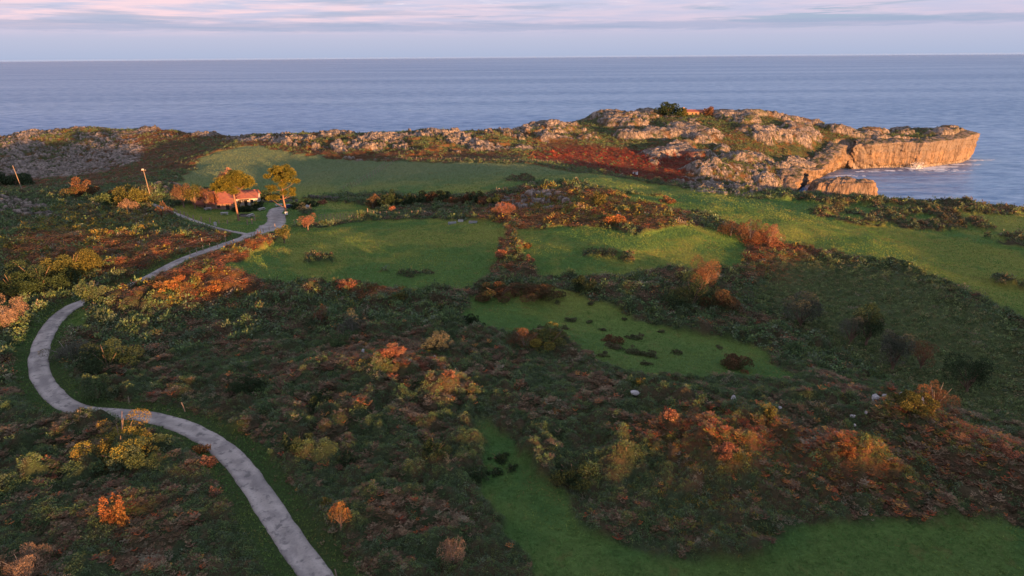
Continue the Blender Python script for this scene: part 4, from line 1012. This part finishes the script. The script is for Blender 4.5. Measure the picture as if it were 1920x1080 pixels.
def opening(e, face, a0, a1, z0, z1, at_, name='window', mat=None):
    """frame proud of the wall, dark pane set in it; face 'x' = on a wall of constant y"""
    t = .05; g = Geo(); g2 = Geo()
    sg = -1 if at_[1] < 0 else 1; p = at_[0]; f = .07
    def bx(G, u0, u1, w0, w1, d0, d1):
        d0, d1 = sorted((p+sg*d0, p+sg*d1))
        if face == 'x': G.box(u0, u1, d0, d1, w0, w1)
        else: G.box(d0, d1, u0, u1, w0, w1)
    for q in ((a0-f, a1+f, z1, z1+f), (a0-f, a1+f, z0-f, z0), (a0-f, a0, z0, z1), (a1, a1+f, z0, z1)): bx(g, *q, -.02, t)
    bx(g2, a0, a1, z0, z1, -.02, .015)
    fr = g.build(name, mat or DWOOD, e); g2.build('pane' if name == 'window' else 'panel', DARKM, fr)
def build_house():
    x, y, z, k = place(437, 393.5)
    e = empty('farmhouse', (x, y, z), rad(12)); tag(e, 'low farmhouse with red tiled roof, brick end and white walls behind the umbrella pine', 'house')
    # local axes: x to the right, y away from the viewpoint; origin at the near brick corner
    block(e, -11.5, 0, 0, 10.5, 2.3, 5.0, BRICKM, 'x')
    block(e, .003, 7.0, 5.2, 12.5, 2.6, 4.4, WALLM, 'x', ov=.4)
    opening(e, 'x', -4.6, -3.8, .9, 1.7, (0., -1)); opening(e, 'x', -8.6, -7.8, .9, 1.7, (0., -1)); opening(e, 'x', -2.0, -1.0, -.2, 1.8, (0., -1), 'door')
    opening(e, 'x', 1.0, 1.8, 1.0, 2.0, (5.2, -1)); opening(e, 'x', 4.9, 5.7, 1.0, 2.0, (5.2, -1)); opening(e, 'x', 2.9, 3.8, -.2, 1.95, (5.2, -1), 'door')
    opening(e, 'y', 7.5, 8.3, 1., 1.9, (7.0, 1)); opening(e, 'y', 9.8, 10.8, -.2, 1.9, (7.0, 1), 'door')
    opening(e, 'y', 1.6, 2.4, 1., 1.8, (0., 1))
    g = Geo(); g.box(-3.6, -2.9, 5.5, 6.2, 4.5, 5.9); g.box(-3.7, -2.8, 5.4, 6.3, 5.9, 6.02); g.build('chimney', PALEM, e)
    g = Geo(); g.box(1.6, 4.6, 3.2, 5.1, 2.25, 2.35); g.tube([(1.7, 3.3, -.3), (1.7, 3.3, 2.26)], [.06, .06], 6); g.tube([(4.5, 3.3, -.3), (4.5, 3.3, 2.26)], [.06, .06], 6); g.build('porch', DWOOD, e)
build_house()
def build_chapel():
    x, y, _ = PY(1302, 212, 452)
    z = float(height(np.array([x]), np.array([y]))[0])-.6
    e = empty('stone_house', (x, y, z), rad(-4)); tag(e, 'small ochre building with red roof among trees on top of the headland', 'house')
    block(e, -6.5, 5.5, 0, 6, 2.5, 3.5, mat_plain('ochre_plaster', (.27, .17, .10), .9, 1.5, .3), 'x', ov=.35)
    for a in (-4.8, -1.6, 3.2): opening(e, 'x', a, a+.8, 1., 2., (0., -1))
    opening(e, 'x', .6, 1.5, -.2, 2., (0., -1), 'door')
    g = Geo(); g.box(-7.4, -6.5+.4, 1.6, 2.6, -1, 5.2); g.box(-7.5, -6.0, 1.5, 2.7, 5.2, 5.35); g.build('chimney', mat_plain('pink_plaster', (.3, .2, .16)), e)
    shrub(1256, 212, 50, 19, 'dark', 'long dark tree clump left of the ochre headland building', Y=456, lobes=14, dens=1.5, cat='tree clump', name='tree_clump')
    shrub(1284, 212, 12, 13, 'olive', 'olive bush against the left end of the headland building', Y=449, lobes=7)
    shrub(1326, 212, 20, 16, 'rust', 'rusty bush against the right end of the headland building', Y=450, lobes=8)
build_chapel()
def build_hut():
    x, y, z, k = place(1190, 329)
    e = empty('hut', (x, y, z-.2), rad(-30), .72); tag(e, 'tiny white hut at the foot of the red bracken slope', 'hut')
    w, r = block(e, -1.5, 1.5, 0, 2.2, 2.1, 2.7, WHITEM, 'x', ov=.15, base=-.6); opening(e, 'x', -.4, .4, -.1, 1.8, (0., -1), 'door')
build_hut()
# ------------------------------------------------------------------ fences and posts
def post_geo(h=1.15, r=.075, lean=0.):
    g = Geo(); g.tube([(0, 0, -.35), (lean*.4, 0, h*.5), (lean, lean*.3, h)], [r*1.1, r, r*.92], 7)
    g.add([(lean+r*.9*math.cos(a), lean*.3+r*.9*math.sin(a), h+.001) for a in np.linspace(0, 2*math.pi, 7, endpoint=False)], [tuple(range(7))]); return g
PM = [post_geo(1.15, .085, l).build('post', WOODM, None) for l in (0, .05, -.06)]
for o in PM: S.collection.objects.unlink(o)
def fence(pxs, label, wires=3, h=1.15, sc=1.0):
    q = unproj([p[0] for p in pxs], [p[1] for p in pxs]); zs = height(q[:, 0], q[:, 1]); b = q[0]
    e = empty('wire_fence', (b[0], b[1], zs[0])); tag(e, label, 'fence')
    L = []
    for i, (p, z) in enumerate(zip(q, zs)):
        o = PM[i % 3].copy(); o.name = 'post'; S.collection.objects.link(o); o.parent = e
        o.location = (p[0]-b[0], p[1]-b[1], z-zs[0]); o.rotation_euler = (0, 0, rng.random()*6); s = sc*rng.uniform(.9, 1.1); o.scale = (s, s, s*h/1.15)
        L.append((p[0]-b[0], p[1]-b[1], z-zs[0]))
    g = Geo()
    for wz in np.linspace(.35, 1., wires)*h*.9*sc:
        for a, c in zip(L[:-1], L[1:]):
            a = np.array(a)+[0, 0, wz]; c = np.array(c)+[0, 0, wz]; g.tube([a, (a+c)/2-[0, 0, .03], c], [.012]*3, 4)
    g.build('wire', GREYM, e); return e
def line(a, b, n, j=1.): return [(a[0]+(b[0]-a[0])*t+rng.uniform(-j, j)*.3, a[1]+(b[1]-a[1])*t) for t in np.linspace(0, 1, n)]
fence([(357, 480), (369, 475), (381, 471), (394, 466), (409, 465), (425, 462), (439, 459)], 'post fence along the near side of the road below the junction', 2)
fence([(339, 474), (380, 461), (409, 453), (423, 452)], 'sparse post fence in the bracken behind the road below the junction', 2)
fence([(472, 447), (478, 443), (484, 440), (489, 438), (494, 436), (505, 433), (516, 428)], 'short post fence between the junction and the left meadow', 2)
fence(line((599, 416), (671, 415), 14), 'lower row of pale posts of the paddock at the top of the left meadow', 3)
fence(line((597, 407), (668, 408), 13), 'upper row of pale posts of the paddock at the top of the left meadow', 3)
fence(line((690, 410), (820, 407), 12), 'thin wire fence running right from the paddock towards the knoll', 2)
fence([(622, 362)]+line((645, 354), (700, 325), 10)+line((704, 321), (729, 302), 7), 'left line of the double fence climbing the far green meadow', 2)
fence([(660, 352)]+line((668, 348), (705, 326), 8)+line((710, 323), (743, 302), 8), 'right line of the double fence climbing the far green meadow', 2)
fence(line((745, 300), (1045, 307), 34, 3), 'long post fence along the top edge of the far meadow', 2)
fence([(552, 420), (558, 419)], 'two posts with wire beside the round coral tree', 2)
BOLL = [(306, 385), (311, 391), (316, 395), (322, 399), (329, 400), (333, 403), (339, 405), (346, 407), (353, 411), (363, 415), (378, 418), (394, 420), (411, 422), (427, 423), (464, 424), (473, 423), (478, 416)]
bq = unproj([p[0] for p in BOLL], [p[1]-2 for p in BOLL]); bz = height(bq[:, 0], bq[:, 1])
g = Geo(); g.tube([(0, 0, -.3), (0, 0, .55), (0, 0, 1.1)], [.16, .155, .145], 9); g.add([(.145*math.cos(a), .145*math.sin(a), 1.1) for a in np.linspace(0, 2*math.pi, 9, endpoint=False)], [tuple(range(9))])
b0 = g.build('wooden_bollard', WOODM)
for i, (p, z) in enumerate(zip(bq, bz)):
    o = b0 if i == 0 else b0.copy()
    if i: S.collection.objects.link(o)
    o.location = (p[0], p[1], z); o.rotation_euler = (rng.uniform(-.06, .06), rng.uniform(-.06, .06), rng.random()*6); s = rng.uniform(.85, 1.15); o.scale = (s, s, s*(1.25 if i > 8 else 1.))
    tag(o, 'thick pale wooden post edging the farmhouse lawn above the upper lane', 'bollard', 'wooden posts along the farmhouse lawn')
def pole(px, py, toppx, toppy, label, r=.10):
    x, y, z, k = place(px, py); dx = (toppx-px)*k; h = (py-toppy)*k*1.03
    e = empty('utility_pole', (x, y, z)); tag(e, label, 'utility pole')
    g = Geo(); g.tube([(0, 0, -.5), (dx*.5, 0, h*.5), (dx, 0, h)], [r*1.2, r, r*.8], 9); g.build('pole', WOODM, e, True); return e, dx, h
pole(44, 364, 38, 326, 'leaning bare wooden pole on the left hill crest below the rocky hillside')
e, dx, h = pole(283, 373, 279, 330, 'wooden pole with crossarm and pale transformer beside the rocky knoll')
g = Geo(); g.box(dx-.75, dx+.75, -.08, .08, h-.5, h-.35); g.build('crossarm', DWOOD, e)
g = Geo(); g.box(dx-.30, dx+.30, -.42, -.1, h-.3, h+.12); g.box(dx-.24, dx+.24, -.36, -.16, h+.12, h+.18); g.build('transformer', PALEM, e)
for i in range(3):
    g = Geo(); g.tube([(dx-.6+.6*i, 0, h-.35), (dx-.6+.6*i, 0, h-.12)], [.05, .03], 6); g.build('insulator', WHITEM, e)
for px, py, tx, ty, lab in ((348, 774, 344, 757, 'leaning pale stake beside the near road bend'), (243, 758, 243, 748, 'short grey stake in the scrub inside the road bend'), (632, 1085, 630, 1068, 'short stake at the frame bottom beside the road')):
    x, y, z, k = place(px, py); g = Geo(); hh = (py-ty)*k*1.05; g.tube([(0, 0, -.3), ((tx-px)*k*.5, 0, hh*.55), ((tx-px)*k, 0, hh)], [.07, .06, .05], 6)
    o = g.build('stake', WOODM); o.location = (x, y, z); tag(o, lab, 'stake')
# ------------------------------------------------------------------ yard things
def picnic(px, py, label, rz):
    x, y, z, k = place(px, py); e = empty('picnic_table', (x, y, z), rz); tag(e, label, 'picnic table')
    g = Geo(); g.box(-1.1, 1.1, -.42, .42, .72, .79); g.build('table_top', PALEM, e)
    for s in (-1, 1):
        g = Geo(); g.box(-1.1, 1.1, s*.72-.14, s*.72+.14, .42, .48); g.build('bench', PALEM, e)
    for s in (-1, 1):
        g = Geo(); g.box(s*.8-.06, s*.8+.06, -.35, .35, -.2, .72); g.box(s*.8-.05, s*.8+.05, -.8, .8, .33, .42); g.build('leg', PALEM, e)
picnic(421, 402, 'pale picnic table on the lawn left of the umbrella pine', .2); picnic(470, 406, 'pale picnic table beside the dark patch right of the umbrella pine', 1.2); picnic(523, 387, 'pale table on the grass between farmhouse and pine', .1)
picnic(390, 394, 'grey picnic table under the rusty trees', .8)
def car(px, py, rz, mat, label):
    x, y, z, k = place(px, py); e = empty('parked_car', (x, y, z), rz, .8); tag(e, label, 'car')
    prof = [(-2.0, .35), (-2.05, .75), (-1.75, .95), (-1.05, 1.02), (-.55, 1.45), (.75, 1.47), (1.45, 1.0), (1.95, .92), (2.05, .6), (2.0, .35)]
    g = Geo(); n = len(prof); V = []
    for yy, kx in ((-.85, 1.), (-.6, .93), (.6, .93), (.85, 1.)):
        for a, b in prof: V.append((a, yy if b < 1.1 else yy*.82, b if kx == 1. or b < .5 else b*1.03))
    F = [(r*n+i, r*n+(i+1) % n, (r+1)*n+(i+1) % n, (r+1)*n+i) for r in range(3) for i in range(n)]+[tuple(range(n)), tuple(reversed(range(3*n, 4*n)))]
    g.add(V, F); g.build('body', mat, e)
    for s in (-1, 1):
        g = Geo(); g.box(-.55, .95, s*.80-.01, s*.80+.02, 1.0, 1.33); g.build('side_window', DARKM, e)
    g = Geo(); g.add([(.86, -.6, 1.46), (.86, .6, 1.46), (1.5, .68, 1.05), (1.5, -.68, 1.05)], [(0, 1, 2, 3)]); g.build('windscreen', DARKM, e)
    for sx in (-1.3, 1.3):
        for sy in (-1, 1):
            g = Geo(); g.tube([(sx, sy*.72, .33), (sx, sy*.9, .33)], [.33, .33], 14)
            for yy in (.72, .9): g.add([(sx+.33*math.cos(a), sy*yy, .33+.33*math.sin(a)) for a in np.linspace(0, 2*math.pi, 14, endpoint=False)], [tuple(range(14))])
            g.build('wheel', DARKM, e)
car(541, 390, .25, BLUEM, 'dark blue car parked behind the forecourt pine'); e_ = picnic(491, 394, 'small white table at the right end of the clipped hedge', 1.0)
def sign(px, py, label, w, h, top):
    x, y, z, k = place(px, py); e = empty('notice_board', (x, y, z), .1); tag(e, label, 'notice board')
    g = Geo(); g.tube([(-w*.35, 0, -.3), (-w*.35, 0, top)], [.05, .05], 6); g.tube([(w*.35, 0, -.3), (w*.35, 0, top)], [.05, .05], 6); g.build('post', DWOOD, e)
    g = Geo(); g.box(-w/2, w/2, -.09, -.055, top-h, top); g.build('panel', WHITEM, e)
sign(538, 410, 'white notice board at the foot of the forecourt pine', .85, .9, 2.1)
x, y, z, k = place(404, 424); e = empty('litter_bin', (x, y, z), .2); tag(e, 'grey litter bin among the wooden posts by the upper lane', 'bin')
g = Geo(); g.box(-.32, .32, -.28, .28, -.1, .95); g.build('body', PALEM, e); g = Geo(); g.box(-.35, .35, -.31, .31, .95, 1.08); g.build('lid', GREYM, e)
x, y, z, k = place(460, 405); g = Geo(); g.box(-1.9, 1.9, -1.6, 1.6, -.2, .10); g.box(-1.9, 1.9, 1.5, 1.62, .1, .32); g.box(-1.9, -1.78, -1.6, 1.5, .1, .3); o = g.build('raised_bed', DARKM); o.location = (x, y, z); tag(o, 'dark rectangular bed on the lawn right of the umbrella pine', 'raised bed')
def drystone(pa, pb, label, h=1.1, n=46):
    q = unproj([pa[0], pb[0]], [pa[1], pb[1]]); g = Geo(); L = np.hypot(*(q[1]-q[0])); d = (q[1]-q[0])/L; b0_ = q[0]; zb = float(height(q[:1, 0], q[:1, 1])[0])
    for i in range(int(L*6)):
        t = rng.random()*L; lay = rng.integers(0, 4); p = b0_+d*t+np.array([-d[1], d[0]])*rng.uniform(-.15, .15); z = float(height(p[:1], p[1:])[0])-zb
        a = rng.uniform(.16, .34); c = np.array([p[0]-b0_[0], p[1]-b0_[1], z+lay*h/4.5+.05])
        V = [c+np.array([sx*a*rng.uniform(.7, 1.1), sy*a*rng.uniform(.6, 1.), sz*.16*rng.uniform(.8, 1.2)]) for sz in (-1, 1) for sy in (-1, 1) for sx in (-1, 1)]
        g.add(V, [(0, 2, 3, 1), (4, 5, 7, 6), (0, 1, 5, 4), (2, 6, 7, 3), (0, 4, 6, 2), (1, 3, 7, 5)])
    o = g.build('stone_wall', mat_plain('dark_stone', (.12, .11, .10), .95, 2, .5)); o.location = (b0_[0], b0_[1], zb); tag(o, label, 'stone wall')
drystone((487, 380), (560, 379), 'dark dry stone wall behind the forecourt right of the farmhouse'); drystone((582, 375), (640, 377), 'dark broken stone wall in the weeds right of the far bushes', 1.)
for px, py, lab in ((848, 420, 'long dark trough nearest the centre of the left meadow top'), (864, 417, 'small pale trough between the two dark ones'), (887, 420, 'dark trough nearest the knoll foot')):
    x, y, z, k = place(px, py); e = empty('trough', (x, y, z), rng.uniform(-.3, .3)); tag(e, lab, 'trough'); w = 1.1 if px != 864 else .7
    g = Geo(); g.box(-w, w, -.4, .4, -.1, .08)
    for q in ((-w, w, -.4, -.32), (-w, w, .32, .4), (-w, -w+.08, -.32, .32), (w-.08, w, -.32, .32)): g.box(*q, .08, .55)
    g.build('basin', GREYM if px != 864 else PALEM, e)
    g = Geo(); g.box(-w+.08, w-.08, -.32, .32, .38, .42); g.build('water_surface', WHITEM if px == 848 else DARKM, e)
# ------------------------------------------------------------------ boulders
def boulder_mesh(seed, sx, sy, sz):
    import bmesh
    bm = bmesh.new(); bmesh.ops.create_icosphere(bm, subdivisions=4, radius=1.)
    co = np.array([v.co[:] for v in bm.verts]); r_ = np.random.default_rng(seed)
    # cut by random planes: faceted limestone
    for i in range(16):
        nrm = unit(r_.normal(size=3)*[1, 1, .8]); dd = r_.uniform(.45, .82); dist = co@nrm-dd; co -= np.where(dist > 0, dist, 0)[:, None]*nrm
    co *= (1+.10*fbm(co[:, 0]*3+seed, co[:, 1]*3+co[:, 2]*2.3, 1, 3, seed))[:, None]
    co[:, 2] += .25*(ridged(co[:, 0]*2.2+seed, co[:, 1]*2.2, 1, 3, seed)-.5)*(co[:, 2] > 0)
    for v, c in zip(bm.verts, co): v.co = c*[sx, sy, sz]
    me = bpy.data.meshes.new('boulder'); bm.to_mesh(me); bm.free(); return me
BROCK = mat_plain('grey_limestone', (.33, .32, .32), .9, 2.2, .6)
BO = [(577, 392, 9, 7, 'white boulder among dark bushes right of the forecourt pine'), (1636, 781, 13, 16, 'largest white boulder on the right rise'), (1652, 779, 8, 10, 'small white boulder just right of the largest one'), (1683, 778, 12, 8, 'flat pale boulder right of the white pair'), (1720, 800, 8, 18, 'grey upright boulder beside the brown twiggy bush'),
      (1597, 797, 9, 6, 'pale low boulder left below the largest white one'), (1620, 799, 5, 5, 'tiny pale stone below the largest white boulder'), (1600, 812, 5, 3, 'tiny flat stone in the grass below the pale boulders'), (1566, 832, 12, 6, 'long flat pale stone lowest of the right scatter'), (1537, 832, 5, 4, 'tiny pale stone left of the long flat one'),
      (1373, 770, 13, 12, 'pale tilted boulder in the centre right bracken'), (1188, 754, 16, 7, 'pale flat boulder beside the small green bush'), (816, 681, 10, 9, 'grey boulder right of the coral bracken patch'), (682, 672, 6, 7, 'small grey boulder at the left of the coral bracken patch'), (706, 680, 7, 7, 'grey stone at the top of the coral bracken patch'),
      (770, 704, 8, 7, 'grey stone at the lower edge of the coral bracken patch'), (1458, 796, 8, 4, 'small pale stone left of the grassy gap'), (163, 770, 7, 4, 'pale stone on the road edge at the sharp bend')]
for i, (px, py, w, h, lab) in enumerate(BO):
    x, y, z, k = place(px, py); me = boulder_mesh(i+3, w*k*.62, w*k*.5, h*k*.75); me.materials.append(BROCK)
    o = bpy.data.objects.new('boulder', me); S.collection.objects.link(o); o.location = (x, y, z+.25+h*k*.15); o.rotation_euler = (rng.uniform(-.2, .2), rng.uniform(-.3, .3), rng.random()*6); tag(o, lab, 'boulder')
print('all', round(time.time()-T0, 1))
